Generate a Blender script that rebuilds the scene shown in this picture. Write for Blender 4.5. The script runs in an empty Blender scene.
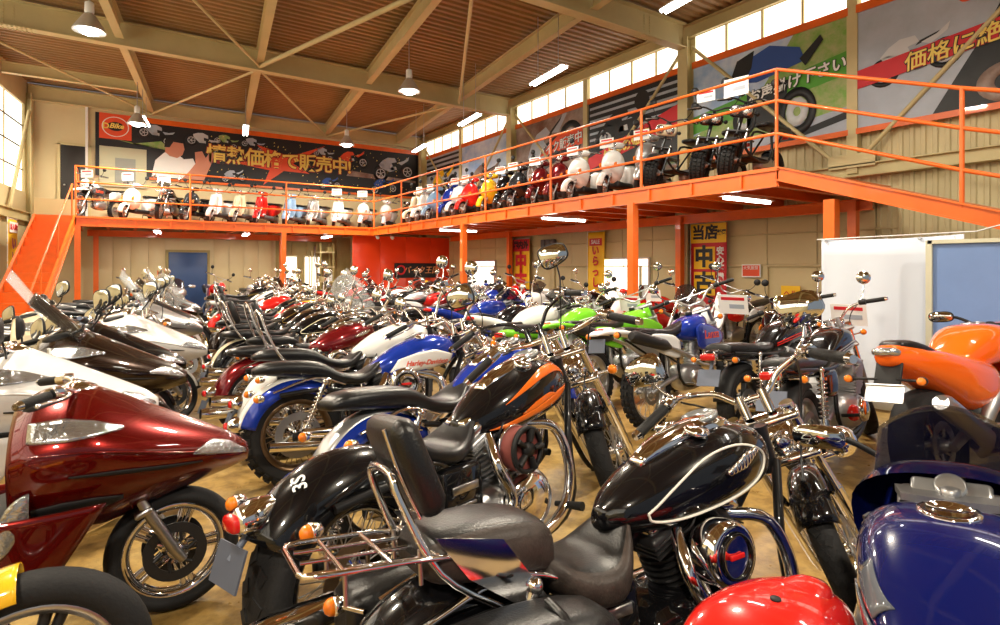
import bpy, math, random
from mathutils import Vector, Matrix
random.seed(7)
SC = bpy.context.scene
COL = SC.collection
R = math.radians

# ------------------------------------------------------------------ camera
HEAD = R(33.94)                      # camera heading, clockwise from +Y
cam_d = bpy.data.cameras.new('camera')
cam_d.sensor_width = 36.0
cam_d.lens = 36.0 * 575.0 / 1000.0
cam_d.shift_y = -0.0455
cam_d.clip_start = 0.03
cam = bpy.data.objects.new('camera', cam_d)
COL.objects.link(cam)
cam.location = (0, 0, 1.5)
cam.rotation_euler = (R(90), 0, -HEAD)
SC.camera = cam

# ------------------------------------------------------------------ sky seen through the open shop front behind the camera
world = bpy.data.worlds.new('World')
SC.world = world
world.use_nodes = True
wb = world.node_tree.nodes['Background']
wb.inputs['Color'].default_value = (0.86, 0.93, 1.0, 1)
wb.inputs['Strength'].default_value = .30

SC.view_settings.view_transform = 'Standard'
SC.view_settings.look = 'None'
SC.view_settings.gamma = 1.0
SC.view_settings.use_curve_mapping = False
SC.view_settings.exposure = 0.0
LAMP_W = 295.0        # pendant lamps
TUBE_W = 38.0         # fluorescent battens
PANE_E = 2.1          # daylight behind the frosted panes

# ------------------------------------------------------------------ materials
MATS = {}
def lin(c):
    if isinstance(c, str):
        c = c.lstrip('#')
        c = [int(c[i:i+2], 16) / 255 for i in (0, 2, 4)]
        return tuple(x / 12.92 if x <= .04045 else ((x + .055) / 1.055) ** 2.4 for x in c)
    return tuple(c)

def mat(name, col, rough=.5, metal=0., coat=0., emit=0., alpha=1., bump=0., bscale=60., var=0., vscale=3., trans=0., col2=None, ior=1.45):
    if name in MATS:
        return MATS[name]
    m = bpy.data.materials.new(name)
    m.use_nodes = True
    nt = m.node_tree
    b = nt.nodes['Principled BSDF']
    c = lin(col)
    b.inputs['Base Color'].default_value = (*c, 1)
    b.inputs['Roughness'].default_value = rough
    b.inputs['Metallic'].default_value = metal
    b.inputs['Coat Weight'].default_value = coat
    b.inputs['Coat Roughness'].default_value = .03
    b.inputs['IOR'].default_value = ior
    if trans:
        b.inputs['Transmission Weight'].default_value = trans
    if alpha < 1:
        b.inputs['Alpha'].default_value = alpha
    if emit:
        b.inputs['Emission Color'].default_value = (*c, 1)
        b.inputs['Emission Strength'].default_value = emit
    if bump or var:
        tc = nt.nodes.new('ShaderNodeTexCoord')
    if bump:
        n = nt.nodes.new('ShaderNodeTexNoise')
        n.inputs['Scale'].default_value = bscale
        n.inputs['Detail'].default_value = 3
        bp = nt.nodes.new('ShaderNodeBump')
        bp.inputs['Strength'].default_value = bump
        bp.inputs['Distance'].default_value = .01
        nt.links.new(tc.outputs['Object'], n.inputs['Vector'])
        nt.links.new(n.outputs['Fac'], bp.inputs['Height'])
        nt.links.new(bp.outputs['Normal'], b.inputs['Normal'])
    if var:
        n = nt.nodes.new('ShaderNodeTexNoise')
        n.inputs['Scale'].default_value = vscale
        n.inputs['Detail'].default_value = 5
        n.inputs['Roughness'].default_value = .65
        mx = nt.nodes.new('ShaderNodeMix')
        mx.data_type = 'RGBA'
        c2 = lin(col2) if col2 else tuple(x * (1 - var) for x in c)
        mx.inputs['A'].default_value = (*c, 1)
        mx.inputs['B'].default_value = (*c2, 1)
        rp = nt.nodes.new('ShaderNodeMapRange')
        rp.inputs['From Min'].default_value = .35
        rp.inputs['From Max'].default_value = .68
        nt.links.new(tc.outputs['Object'], n.inputs['Vector'])
        nt.links.new(n.outputs['Fac'], rp.inputs['Value'])
        nt.links.new(rp.outputs['Result'], mx.inputs['Factor'])
        nt.links.new(mx.outputs['Result'], b.inputs['Base Color'])
    MATS[name] = m
    return m

def paint(name, col, metal=0., rough=.22):
    m = mat('paint_' + name, col, rough=rough, metal=metal, coat=1.0)
    m.node_tree.nodes['Principled BSDF'].inputs['Specular IOR Level'].default_value = .12
    return m

# bike materials
CHROME = mat('chrome', (.86, .86, .87), .06, 1.)
STEEL = mat('brushed_steel', (.55, .55, .56), .28, 1.)
ALLOY = mat('cast_alloy', (.42, .42, .43), .4, .9)
DARKMETAL = mat('dark_metal', (.035, .035, .037), .38, .6)
BLACKPAINT = mat('black_enamel', (.006, .006, .007), .12, 0., coat=1.)
FRAMEBLK = mat('frame_black', (.012, .012, .013), .3, 0., coat=.5)
RUBBER = mat('tyre_rubber', (.013, .013, .014), .72, bump=.25, bscale=90.)
GRIPR = mat('grip_rubber', (.012, .012, .012), .6, bump=.3, bscale=220.)
LEATHER = mat('black_leather', (.008, .0078, .008), .32, bump=.16, bscale=160.)
BRNLEATHER = mat('worn_brown_leather', (.055, .042, .036), .45, bump=.18, bscale=150., var=.6, vscale=14.)
PLASTIC = mat('black_plastic', (.014, .014, .015), .5)
GREYPL = mat('grey_plastic', (.12, .12, .125), .5)
REDLENS = mat('red_lens', (.62, .012, .01), .12, coat=1.)
AMBER = mat('amber_lens', (.9, .22, .01), .12, coat=1.)
CLEAR = mat('headlight_glass', (.50, .53, .56), .10, .85, coat=1., bump=.5, bscale=55.)
MIRROR = mat('mirror_glass', (.72, .75, .76), .03, 1.)
SMOKE = mat('smoked_screen', (.02, .018, .016), .05, 0., coat=1., alpha=.6)
CLRSCR = mat('clear_screen', (.8, .85, .88), .04, 0., coat=1., alpha=.28)
WHITEPL = mat('white_plastic', (.8, .8, .8), .3)
GAUGE = mat('gauge_face', (.30, .31, .31), .2, .5)
PLATEGREY = mat('plate_bracket', (.12, .14, .19), .5, .3)
BRONZE = mat('bronze_disc', (.20, .13, .075), .35, .9)
PA = mat('paint_base', (.5, .5, .5), .2, coat=1.)       # replaced on every bike
PB = mat('paint_second', (.5, .5, .5), .2, coat=1.)
SEATM = mat('seat_cover', (.008, .008, .009), .3, bump=.16, bscale=160.)
for m_ in (PLASTIC, RUBBER, GRIPR, BRNLEATHER):
    m_.node_tree.nodes['Principled BSDF'].inputs['Specular IOR Level'].default_value = .32
for m_ in (BLACKPAINT, FRAMEBLK):
    m_.node_tree.nodes['Principled BSDF'].inputs['Specular IOR Level'].default_value = .15
# building materials
ORANGE = mat('orange_steel_paint', '#e86a1c', .38, coat=.25, var=.18, vscale=2.5)
BEIGESTEEL = mat('beige_steel_paint', '#cbbd8c', .5, var=.12, vscale=1.6)
SIDING = mat('beige_siding', '#cbbd92', .55, var=.12, vscale=.9)
LINING = mat('cream_lining_board', '#c9b88c', .55, var=.1, vscale=.7)
CREAM = mat('cream_panel', '#cfc096', .55, var=.08, vscale=1.)
ROOFBROWN = mat('brown_roof_sheet', '#9c7a4e', .5, var=.22, vscale=1.1)
PANE = mat('frosted_daylight_pane', (1., .94, .80), .5, emit=PANE_E)
TUBE = mat('fluorescent_tube', (1., .98, .93), .5, emit=14.)
BULB = mat('lamp_bulb', (1., .97, .9), .5, emit=18.)
WHITEMET = mat('white_enamel', (.78, .78, .76), .35)
PRINTBLK = mat('print_black', (.012, .012, .014), .5)
PRINTWHT = mat('print_white', (.8, .8, .78), .55)
PRINTRED = mat('print_red', '#c8202a', .5)
PRINTGOLD = mat('print_gold', '#f4d668', .5, var=.15, vscale=6.)
PRINTGREY = mat('print_grey', '#aeb8c6', .5, var=.22, vscale=1.2)
PRINTSKY = mat('print_sky', '#7fa6d8', .5, var=.5, vscale=.8, col2='#dfe8ee')
PRINTGREEN = mat('print_grass', '#74a444', .55, var=.6, vscale=5., col2='#a8ab7a')
PRINTORANGE = mat('print_orange', '#e0502a', .5)
PRINTYEL = mat('print_yellow', '#f0c020', .5)
PRINTDK = mat('print_charcoal', '#1f2226', .5, var=.5, vscale=4.)
PRINTBROWN = mat('print_brown', '#6a4636', .5, var=.5, vscale=1.4, col2='#a59a92')
PRINTSKIN = mat('print_skin', '#c8876c', .5)
PRINTBLUE = mat('print_blue', '#2b4f9a', .5)
PRINTSILV = mat('print_silver', '#c4c8cc', .5)
CARDW = mat('white_card', (.82, .82, .82), .5)
TARP = mat('white_sheet', '#c9d1df', .6, bump=.3, bscale=3.)
BLUEBOARD = mat('blue_board', '#6f8cc0', .6, var=.08, vscale=2.)
BLUEDOOR = mat('blue_door', '#2f4a78', .45)
DARKDOOR = mat('dark_door', '#2c2a29', .45)
PURPLE = mat('print_purple', '#a03a7a', .5)

# floor: worn yellow-brown sealed concrete
def floor_mat():
    m = bpy.data.materials.new('worn_ochre_concrete')
    m.use_nodes = True
    nt = m.node_tree; N = nt.nodes; L = nt.links
    b = N['Principled BSDF']
    tc = N.new('ShaderNodeTexCoord')
    def noise(s, d=6, r=.6):
        n = N.new('ShaderNodeTexNoise'); n.inputs['Scale'].default_value = s
        n.inputs['Detail'].default_value = d; n.inputs['Roughness'].default_value = r
        L.new(tc.outputs['Object'], n.inputs['Vector']); return n
    def ramp(n, stops):
        r = N.new('ShaderNodeValToRGB')
        while len(r.color_ramp.elements) < len(stops):
            r.color_ramp.elements.new(.5)
        for e, (p, c) in zip(r.color_ramp.elements, stops):
            e.position = p; e.color = (*lin(c), 1)
        L.new(n.outputs['Fac'], r.inputs['Fac']); return r
    a = ramp(noise(2.2), [(.3, '#7d5f33'), (.5, '#a5854a'), (.7, '#bb9f66')])
    k = ramp(noise(11., 8, .7), [(.38, '#5b4a30'), (.56, '#ffffff')])
    mx = N.new('ShaderNodeMix'); mx.data_type = 'RGBA'; mx.blend_type = 'MULTIPLY'
    mx.inputs['Factor'].default_value = .45
    L.new(a.outputs['Color'], mx.inputs['A']); L.new(k.outputs['Color'], mx.inputs['B'])
    L.new(mx.outputs['Result'], b.inputs['Base Color'])
    rr = N.new('ShaderNodeMapRange'); rr.inputs['To Min'].default_value = .18; rr.inputs['To Max'].default_value = .45
    L.new(noise(6.).outputs['Fac'], rr.inputs['Value']); L.new(rr.outputs['Result'], b.inputs['Roughness'])
    bp = N.new('ShaderNodeBump'); bp.inputs['Strength'].default_value = .12; bp.inputs['Distance'].default_value = .01
    L.new(noise(30.).outputs['Fac'], bp.inputs['Height']); L.new(bp.outputs['Normal'], b.inputs['Normal'])
    return m
FLOORM = floor_mat()

# ------------------------------------------------------------------ mesh kit
def cr(pts, k=4):
    """Catmull-Rom resampling of a path"""
    p = [Vector(q) for q in pts]
    if len(p) < 3 or k < 2:
        return p
    e = [p[0] * 2 - p[1]] + p + [p[-1] * 2 - p[-2]]
    out = []
    for i in range(1, len(e) - 2):
        a, b, c, d = e[i-1], e[i], e[i+1], e[i+2]
        for j in range(k):
            t = j / k
            out.append(.5 * ((2 * b) + (c - a) * t + (2 * a - 5 * b + 4 * c - d) * t * t + (3 * b - a - 3 * c + d) * t ** 3))
    out.append(p[-1])
    return out

class MB:
    def __init__(s):
        s.v = []; s.f = []; s.sm = []
    def add(s, vs, fs, smooth=True, M=None):
        o = len(s.v)
        for q in vs:
            q = Vector(q)
            s.v.append(tuple(M @ q if M else q))
        for f in fs:
            s.f.append(tuple(i + o for i in f)); s.sm.append(smooth)
        return s
    def box(s, c, size, M=None, bev=0., taper=1.):
        x, y, z = size[0] / 2, size[1] / 2, size[2] / 2
        if bev <= 0:
            vs = []
            for k in (-1, 1):
                t = 1 if k < 0 else taper
                vs += [(-x*t, -y*t, k*z), (x*t, -y*t, k*z), (x*t, y*t, k*z), (-x*t, y*t, k*z)]
            fs = [(0,3,2,1), (4,5,6,7), (0,1,5,4), (1,2,6,5), (2,3,7,6), (3,0,4,7)]
            sm = False
        else:
            b = min(bev, x * .98, y * .98, z * .98)
            levels = [(-z, b), (-z + b * .3, b * .3), (-z + b, 0), (z - b, 0), (z - b * .3, b * .3), (z, b)]
            vs = []; n = 0
            for zz, ins in levels:
                t = 1 if zz < 0 else taper
                xx, yy = (x - ins) * t, (y - ins) * t
                cb = min(b * .8, xx * .9, yy * .9)
                ring = [(-xx + cb, -yy), (xx - cb, -yy), (xx - cb * .3, -yy + cb * .3), (xx, -yy + cb), (xx, yy - cb), (xx - cb * .3, yy - cb * .3),
                        (xx - cb, yy), (-xx + cb, yy), (-xx + cb * .3, yy - cb * .3), (-xx, yy - cb), (-xx, -yy + cb), (-xx + cb * .3, -yy + cb * .3)]
                n = len(ring)
                vs += [(a, q, zz) for a, q in ring]
            fs = [tuple(reversed(range(n))), tuple(range(5 * n, 6 * n))]
            for l in range(5):
                for i in range(n):
                    j = (i + 1) % n
                    fs.append((l*n+i, l*n+j, (l+1)*n+j, (l+1)*n+i))
            sm = True
        T = Matrix.Translation(Vector(c))
        return s.add(vs, fs, sm, T @ M if M else T)
    def tube(s, pts, r, n=8, k=0, cap=True, closed=False, flat=1.):
        p = cr(pts, k) if k else [Vector(q) for q in pts]
        m = len(p)
        if isinstance(r, (list, tuple)):
            rs = []
            for i in range(m):
                t = i / (m - 1) * (len(r) - 1); a = int(min(t, len(r) - 2)); rs.append(r[a] + (r[a+1] - r[a]) * (t - a))
        else:
            rs = [r] * m
        up = None; vs = []
        for i in range(m):
            if closed:
                t = p[(i+1) % m] - p[i-1]
            else:
                t = p[min(i+1, m-1)] - p[max(i-1, 0)]
            if t.length < 1e-9: t = Vector((0, 0, 1))
            t.normalize()
            if up is None:
                up = Vector((0, 0, 1)) if abs(t.z) < .9 else Vector((1, 0, 0))
            a = up - t * up.dot(t)
            if a.length < 1e-6:
                a = t.orthogonal()
            a.normalize(); up = a; b = t.cross(a)
            for j in range(n):
                q = 2 * math.pi * j / n
                vs.append(p[i] + (a * math.cos(q) * flat + b * math.sin(q)) * rs[i])
        fs = []
        for i in range(m if closed else m - 1):
            i2 = (i + 1) % m
            for j in range(n):
                j2 = (j + 1) % n
                fs.append((i*n+j, i*n+j2, i2*n+j2, i2*n+j))
        s.add(vs, fs, True)
        if cap and not closed:
            s.add(vs[:n], [tuple(reversed(range(n)))], False); s.add(vs[-n:], [tuple(range(n))], False)
        return s
    def lathe(s, prof, c=(0, 0, 0), axis='y', n=24, M=None, closed=False, smooth=True, squash=(1, 1)):
        """prof: (radius, offset along axis)"""
        vs = []
        for r, t in prof:
            for j in range(n):
                q = 2 * math.pi * j / n
                a, b = r * math.cos(q) * squash[0], r * math.sin(q) * squash[1]
                vs.append({'y': (a, t, b), 'x': (t, a, b), 'z': (a, b, t)}[axis])
        m = len(prof); fs = []
        for i in range(m if closed else m - 1):
            i2 = (i + 1) % m
            for j in range(n):
                j2 = (j + 1) % n
                fs.append((i*n+j, i2*n+j, i2*n+j2, i*n+j2))
        if not closed:
            if prof[0][0] > 1e-5: fs.append(tuple(range(n)))
            if prof[-1][0] > 1e-5: fs.append(tuple(reversed(range((m-1)*n, m*n))))
        T = Matrix.Translation(Vector(c))
        return s.add(vs, fs, smooth, T @ M if M else T)
    def loft(s, rings, cap=True, smooth=True, M=None):
        n = len(rings[0]); vs = [q for r in rings for q in r]; fs = []
        for i in range(len(rings) - 1):
            for j in range(n):
                j2 = (j + 1) % n
                fs.append((i*n+j, i*n+j2, (i+1)*n+j2, (i+1)*n+j))
        if cap:
            fs.append(tuple(reversed(range(n)))); m = len(rings) - 1; fs.append(tuple(range(m*n, m*n+n)))
        return s.add(vs, fs, smooth, M)
    def body(s, secs, n=20, p=2.3, pd=None, k=3, y0=0., cap=True, M=None):
        """loft along x; secs: (x, top, belt, bottom, halfwidth); superellipse sections, smoothed lengthwise"""
        q = [(a[0], a[1], a[2]) for a in secs]; q2 = [(a[0], a[3], a[4]) for a in secs]
        A, B = cr(q, k), cr(q2, k)
        rings = []
        for a, b in zip(A, B):
            x, top, belt = a; _, bot, w = b
            w = max(w, .002)
            ring = []
            for j in range(n):
                t = 2 * math.pi * j / n
                ct, st = math.cos(t), math.sin(t)
                e = p if st >= 0 else (pd or p)
                yy = math.copysign(abs(ct) ** (2 / e), ct) * w
                hh = (top - belt) if st >= 0 else (belt - bot)
                zz = belt + math.copysign(abs(st) ** (2 / e), st) * max(hh, .001)
                ring.append((x, y0 + yy, zz))
            rings.append(ring)
        return s.loft(rings, cap=cap, M=M)
    def patch(s, P_, lo, hi, nu=16, nv=8, th=.004):
        """a panel lying on a body's flank: lo/hi are (x, z) polylines, P_ maps (x, z) to the surface"""
        def fn(u, v):
            n = len(lo) - 1; i = min(int(u * n), n - 1); t = u * n - i
            a = Vector(lo[i]).lerp(Vector(lo[i+1]), t); b = Vector(hi[i]).lerp(Vector(hi[i+1]), t)
            q = a.lerp(b, v)
            return P_(q.x, q.y)
        return s.sheet(fn, nu, nv, th)
    def sheet(s, fn, nu=10, nv=10, th=.004, smooth=True):
        g = [[Vector(fn(i / nu, j / nv)) for j in range(nv + 1)] for i in range(nu + 1)]
        vs = []
        for sgn in (1, -1):
            for i in range(nu + 1):
                for j in range(nv + 1):
                    du = g[min(i+1, nu)][j] - g[max(i-1, 0)][j]; dv = g[i][min(j+1, nv)] - g[i][max(j-1, 0)]
                    nn = du.cross(dv)
                    if nn.length > 1e-12: nn.normalize()
                    vs.append(g[i][j] + nn * th * .5 * sgn)
        W = nv + 1; O = (nu + 1) * W; fs = []
        for i in range(nu):
            for j in range(nv):
                a, b, c, d = i*W+j, (i+1)*W+j, (i+1)*W+j+1, i*W+j+1
                fs.append((a, b, c, d)); fs.append((O+d, O+c, O+b, O+a))
        for i in range(nu):
            fs.append((i*W, O+i*W, O+(i+1)*W, (i+1)*W)); fs.append(((i+1)*W+nv, O+(i+1)*W+nv, O+i*W+nv, i*W+nv))
        for j in range(nv):
            fs.append((j+1, O+j+1, O+j, j)); fs.append((nu*W+j, O+nu*W+j, O+nu*W+j+1, nu*W+j+1))
        return s.add(vs, fs, smooth)
    def prism(s, poly, th, M=None):
        """polygon in xy, extruded +z by th"""
        n = len(poly)
        vs = [(a, b, 0) for a, b in poly] + [(a, b, th) for a, b in poly]
        fs = [tuple(reversed(range(n))), tuple(range(n, 2 * n))] + [(i, (i+1) % n, n + (i+1) % n, n + i) for i in range(n)]
        return s.add(vs, fs, False, M)
    def ball(s, c, r, n=12, m=8):
        if not isinstance(r, (tuple, list)): r = (r, r, r)
        vs = []; fs = []
        for i in range(m + 1):
            a = math.pi * i / m
            for j in range(n):
                b = 2 * math.pi * j / n
                vs.append((c[0] + r[0]*math.sin(a)*math.cos(b), c[1] + r[1]*math.sin(a)*math.sin(b), c[2] + r[2]*math.cos(a)))
        for i in range(m):
            for j in range(n):
                j2 = (j + 1) % n
                fs.append((i*n+j, (i+1)*n+j, (i+1)*n+j2, i*n+j2))
        return s.add(vs, fs, True)
    def mesh(s, name, material):
        me = bpy.data.meshes.new(name)
        me.from_pydata(s.v, [], s.f)
        me.polygons.foreach_set('use_smooth', s.sm)
        me.materials.append(material)
        me.validate()
        me.update()
        return me
    def build(s, name, material, parent=None, loc=None, rz=None):
        return obj(name, s.mesh(name, material), parent, loc, rz)

def flank_of(secs, p, pd, k=4):
    """point on the side of a body() made of the same sections"""
    A = cr([(a, b, c) for a, b, c, d, e in secs], k); B = cr([(a, d, e) for a, b, c, d, e in secs], k)
    def f(x, z, side=-1, off=.004):
        for i in range(len(A) - 1):
            if A[i].x <= x <= A[i+1].x:
                t = (x - A[i].x) / max(A[i+1].x - A[i].x, 1e-6)
                a = A[i].lerp(A[i+1], t); b = B[i].lerp(B[i+1], t)
                if z >= a.z: e, h = p, a.y - a.z
                else: e, h = pd, a.z - b.y
                q = min(abs(z - a.z) / max(h, .001), .995)
                return Vector((x, side * (b.z * (1 - q ** e) ** (1 / e) + off), z))
        return Vector((x, side * .1, z))
    return f

def obj(name, me, parent=None, loc=None, rz=None):
    o = bpy.data.objects.new(name, me)
    COL.objects.link(o)
    o.parent = parent
    if loc is not None: o.location = loc
    if rz is not None: o.rotation_euler = (0, 0, rz)
    return o

def tag(o, label=None, cat=None, group=None, kind=None):
    if label: o['label'] = label
    if cat: o['category'] = cat
    if group: o['group'] = group
    if kind: o['kind'] = kind
    return o
def struct(o, label, cat):
    return tag(o, label, cat, None, 'structure')
def empty(name, loc=(0, 0, 0), rz=0.):
    o = bpy.data.objects.new(name, None)
    o.empty_display_size = .1
    COL.objects.link(o)
    o.location = loc; o.rotation_euler = (0, 0, rz)
    return o

def text_mesh(name, body, size, material, ext=.004, bold=0., shear=0., spacing=1.):
    cu = bpy.data.curves.new(name, 'FONT')
    cu.body = body; cu.size = size; cu.extrude = ext; cu.offset = bold; cu.shear = shear
    cu.align_x = 'CENTER'; cu.align_y = 'CENTER'; cu.resolution_u = 3; cu.space_character = spacing
    t = bpy.data.objects.new(name, cu)
    COL.objects.link(t)
    dg = bpy.context.evaluated_depsgraph_get()
    me = bpy.data.meshes.new_from_object(t.evaluated_get(dg))
    bpy.data.objects.remove(t); bpy.data.curves.remove(cu)
    me.name = name
    me.materials.clear(); me.materials.append(material)
    return me
def text(name, body, size, material, parent, M, **kw):
    o = obj(name, text_mesh(name, body, size, material, **kw), parent)
    o.matrix_local = M
    return o
# ================================================================== THE BUILDING
XR, YB = 10.0, 20.1                       # right wall, back wall
SK = .136                                 # the left wall and the roof purlins run skew to the right wall
def XL(y): return -1.91 + SK * (y - YB)
YF = -5.5

def ibeam(mb, p0, p1, h, w, tf=.018, tw=.012, M=None):
    """I-section from p0 to p1 (centre of the top flange's top), depth h, width w"""
    a, b = Vector(p0), Vector(p1)
    d = (b - a); L = d.length; d.normalize()
    side = d.cross(Vector((0, 0, 1))); side.normalize(); up = side.cross(d)
    def bx(y0, y1, z0, z1):
        vs = []
        for q in (a, b):
            vs += [q + side*y0 + up*z0, q + side*y1 + up*z0, q + side*y1 + up*z1, q + side*y0 + up*z1]
        mb.add(vs, [(0,1,2,3), (7,6,5,4), (0,4,5,1), (1,5,6,2), (2,6,7,3), (3,7,4,0)], False)
    bx(-w/2, w/2, -tf, 0); bx(-w/2, w/2, -h, -h + tf); bx(-tw/2, tw/2, -h + tf, -tf)
    return mb

# floor
fl = MB().box(((XR - 6) / 2, 7.2, -.1), (XR + 7.4, 26.6, .2)).build('floor', FLOORM)
struct(fl, 'worn ochre sealed concrete floor of the showroom', 'floor')

# corrugated roof deck (ridges run across the hall)
mb = MB(); vs = []; fs = []
y = YF; pitch = .19; prof = [(0, 0), (.055, 0), (.075, -.045), (.15, -.045), (.17, 0)]
row = 0
while y < YB + .05:
    for dy, dz in prof:
        vs += [(-6.2, y + dy, 6.56 + dz), (XR + .15, y + dy, 6.56 + dz)]
    y += pitch
n = len(vs) // 2
fs = [(2*i, 2*i+1, 2*i+3, 2*i+2) for i in range(n - 1)]
mb.add(vs, fs, False)
mb.box(((XR - 6) / 2, 7.2, 6.68), (XR + 7.4, 26.6, .1))
struct(mb.build('ceiling', ROOFBROWN), 'brown corrugated metal roof deck over the hall', 'ceiling')

# right wall: ribbed siding
mb = MB(); vs = []; y = YF
while y < YB + .1:
    for dy, dx in ((0, 0), (.035, 0), (.05, -.022), (.10, -.022), (.115, 0)):
        vs += [(XR + dx, y + dy, -.0), (XR + dx, y + dy, 5.62)]
    y += .15
n = len(vs) // 2
mb.add(vs, [(2*i+1, 2*i, 2*i+2, 2*i+3) for i in range(n - 1)], False)
mb.box((XR + .09, (YB + YF) / 2, 3.25), (.12, YB - YF + .4, 6.5))
wr = struct(mb.build('wall_right', SIDING), 'long beige ribbed metal wall under the clerestory windows', 'wall')
# flat lining boards under the balcony
lb = MB().box((0, 0, 1.28), (.03, .885, 2.56)).mesh('lining_board', LINING)
for i in range(16):
    obj('lining_board', lb, wr, (XR - .055, 4.2 + i * .9 + .45, 0))
# bolted rails and conduits on that wall
for z, r_ in ((1.52, .022), (2.1, .014)):
    MB().tube([(XR - .1, 3.9, z), (XR - .1, 16.9, z)], r_, 6).build('conduit', LINING, wr)
for y in (6.0, 9.0, 12.1, 15.0):
    MB().box((XR - .1, y, .76), (.05, .08, 1.5)).build('stud', LINING, wr)
ibeam(MB(), (XR - .12, YF, 3.14), (XR - .12, YB, 3.14), .2, .16).build('wall_rail', BEIGESTEEL, wr)
ibeam(MB(), (XR - .1, YF, 6.5), (XR - .1, YB, 6.5), .28, .2).build('eaves_beam', BEIGESTEEL, wr)

# back wall
mb = MB().box((4.05, YB + .08, 3.25), (12.6, .16, 6.5))
wbk = struct(mb.build('wall_back', CREAM), 'cream back wall behind the balcony with the long banner', 'wall')
bp_ = MB().box((0, 0, 1.28), (.43, .03, 2.5), bev=.008).mesh('panel', LINING)
for i in range(11):
    x = -.45 + i * .44 + .22
    if 1.3 < x < 2.5:
        continue
    obj('panel', bp_, wbk, (x, YB - .02, 0))
ol = mat('olive_lining', '#a3925a', .6, var=.2, vscale=1.5)
bp2 = MB().box((0, 0, 1.28), (.5, .03, 2.5), bev=.008).mesh('panel', ol)
for i in range(5):
    obj('panel', bp2, wbk, (4.75 + i * .51, YB - .02, 0))
ibeam(MB(), (-1.9, YB - .1, 6.42), (XR, YB - .1, 6.42), .4, .18).build('eaves_beam', BEIGESTEEL, wbk)
MB().box((-.62, YB - .06, 4.6), (.06, .08, 3.6)).build('conduit', WHITEMET, wbk)

# left wall: lower siding, big windows above
a, b = Vector((XL(YB), YB, 0)), Vector((XL(YF), YF, 0))
d = (b - a); LL = d.length; ang = math.atan2(d.y, d.x)
ML = Matrix.Translation(a) @ Matrix.Rotation(ang, 4, 'Z')        # local x runs along the wall towards the camera, y into the hall
wl = empty('wall_left'); wl.matrix_world = ML
struct(wl, 'left wall with big frosted windows over grey beige siding', 'wall')
MB().box((LL/2, -.1, 1.75), (LL, .16, 3.5)).build('siding', SIDING, wl)
MB().box((LL/2, -.1, 6.2), (LL, .16, .7)).build('head_wall', SIDING, wl)
ibeam(MB(), (0, .04, 2.95), (LL, .04, 2.95), .24, .16).build('wall_rail', BEIGESTEEL, wl)
wi = 1
for k in range(4):
    x0 = .18 + k * 6.2
    w = struct(empty('window_%d' % wi), 'tall frosted window with slim dark glazing bars on the left wall, bay %s from the back' % ['first', 'second', 'third', 'fourth'][k], 'window')
    w.parent = None; w.matrix_world = ML @ Matrix.Translation((x0, 0, 0)); wi += 1
    pm = MB().box((0, -.1, 0), (1.46, .03, .56)).mesh('pane', PANE)
    for i in range(4):
        for j in range(4):
            obj('pane', pm, w, (.78 + i * 1.5, 0, 3.8 + j * .59))
    for j in range(5):
        MB().box((3.0, -.09, 3.51 + j * .59), (6.0, .05, .03)).build('glazing_bar', DARKMETAL, w)
    for i in range(5):
        MB().box((.04 + i * 1.5, -.09, 4.7), (.035, .06, 2.4)).build('glazing_bar', BEIGESTEEL, w)
# left columns and braces
for k in range(4):
    c = empty('steel_column'); c.matrix_world = ML @ Matrix.Translation((.1 + k * 6.2, .02, 0))
    struct(c, 'beige steel column on the left wall, %s from the back corner' % ['first', 'second', 'third', 'fourth'][k], 'column')
    MB().box((0, .09, 3.1), (.26, .02, 6.2)).box((0, -.06, 3.1), (.26, .02, 6.2)).box((0, .015, 3.1), (.02, .15, 6.2)).build('shaft', BEIGESTEEL, c)
    MB().tube([(.1, .05, 5.7), (1.75, .05, 2.95)], .045, 8).build('brace', BEIGESTEEL, c)

# right wall columns, mid posts, braces
def ry(n): return ['nearest', 'second', 'third', 'fourth', 'fifth', 'farthest'][n]
for k, y in enumerate((1.45, 7.7, 13.95, 19.85)):
    c = struct(empty('steel_column', (XR, y, 0)), 'beige H-section steel column on the right wall, %s' % ['off the ramp', 'between the dark striped banner and the grass banner', 'between the blue banner and the brown banner', 'in the far corner'][k], 'column')
    MB().box((-.3, 0, 3.1), (.02, .24, 6.2)).box((-.05, 0, 3.1), (.02, .24, 6.2)).box((-.175, 0, 3.1), (.24, .015, 6.2)).build('shaft', BEIGESTEEL, c)
    g = MB()
    for s_ in (-1, 1):
        g.prism([(0, 0), (.34 * s_, 0), (0, -.34)][::s_], .02, Matrix.Translation((-.06, 0, 6.2)) @ Matrix.Rotation(R(-90), 4, 'Z') @ Matrix.Rotation(R(90), 4, 'X'))
    g.build('gusset', BEIGESTEEL, c)
    for s_ in (-1, 1):
        ym = y + s_ * 3.0
        if ym > YB: continue
        ang2 = MB().tube([(-.16, s_ * .12, 6.0), (-.16, s_ * 2.95, 3.2)], .038, 6)
        ang2.build('brace', BEIGESTEEL, c)
for k, y in enumerate((4.5, 10.78, 17.05)):
    c = struct(empty('wall_post', (XR, y, 0)), 'slim beige wall post %s' % ['left of the grey motorcycle banner', 'beside the dark striped banner', 'left edge of the blue banner'][k], 'post')
    MB().box((-.1, 0, 4.6), (.14, .16, 3.2)).build('shaft', BEIGESTEEL, c)
    MB().box((-.19, 0, 3.2), (.02, .7, .22)).build('node_plate', BEIGESTEEL, c)

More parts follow.
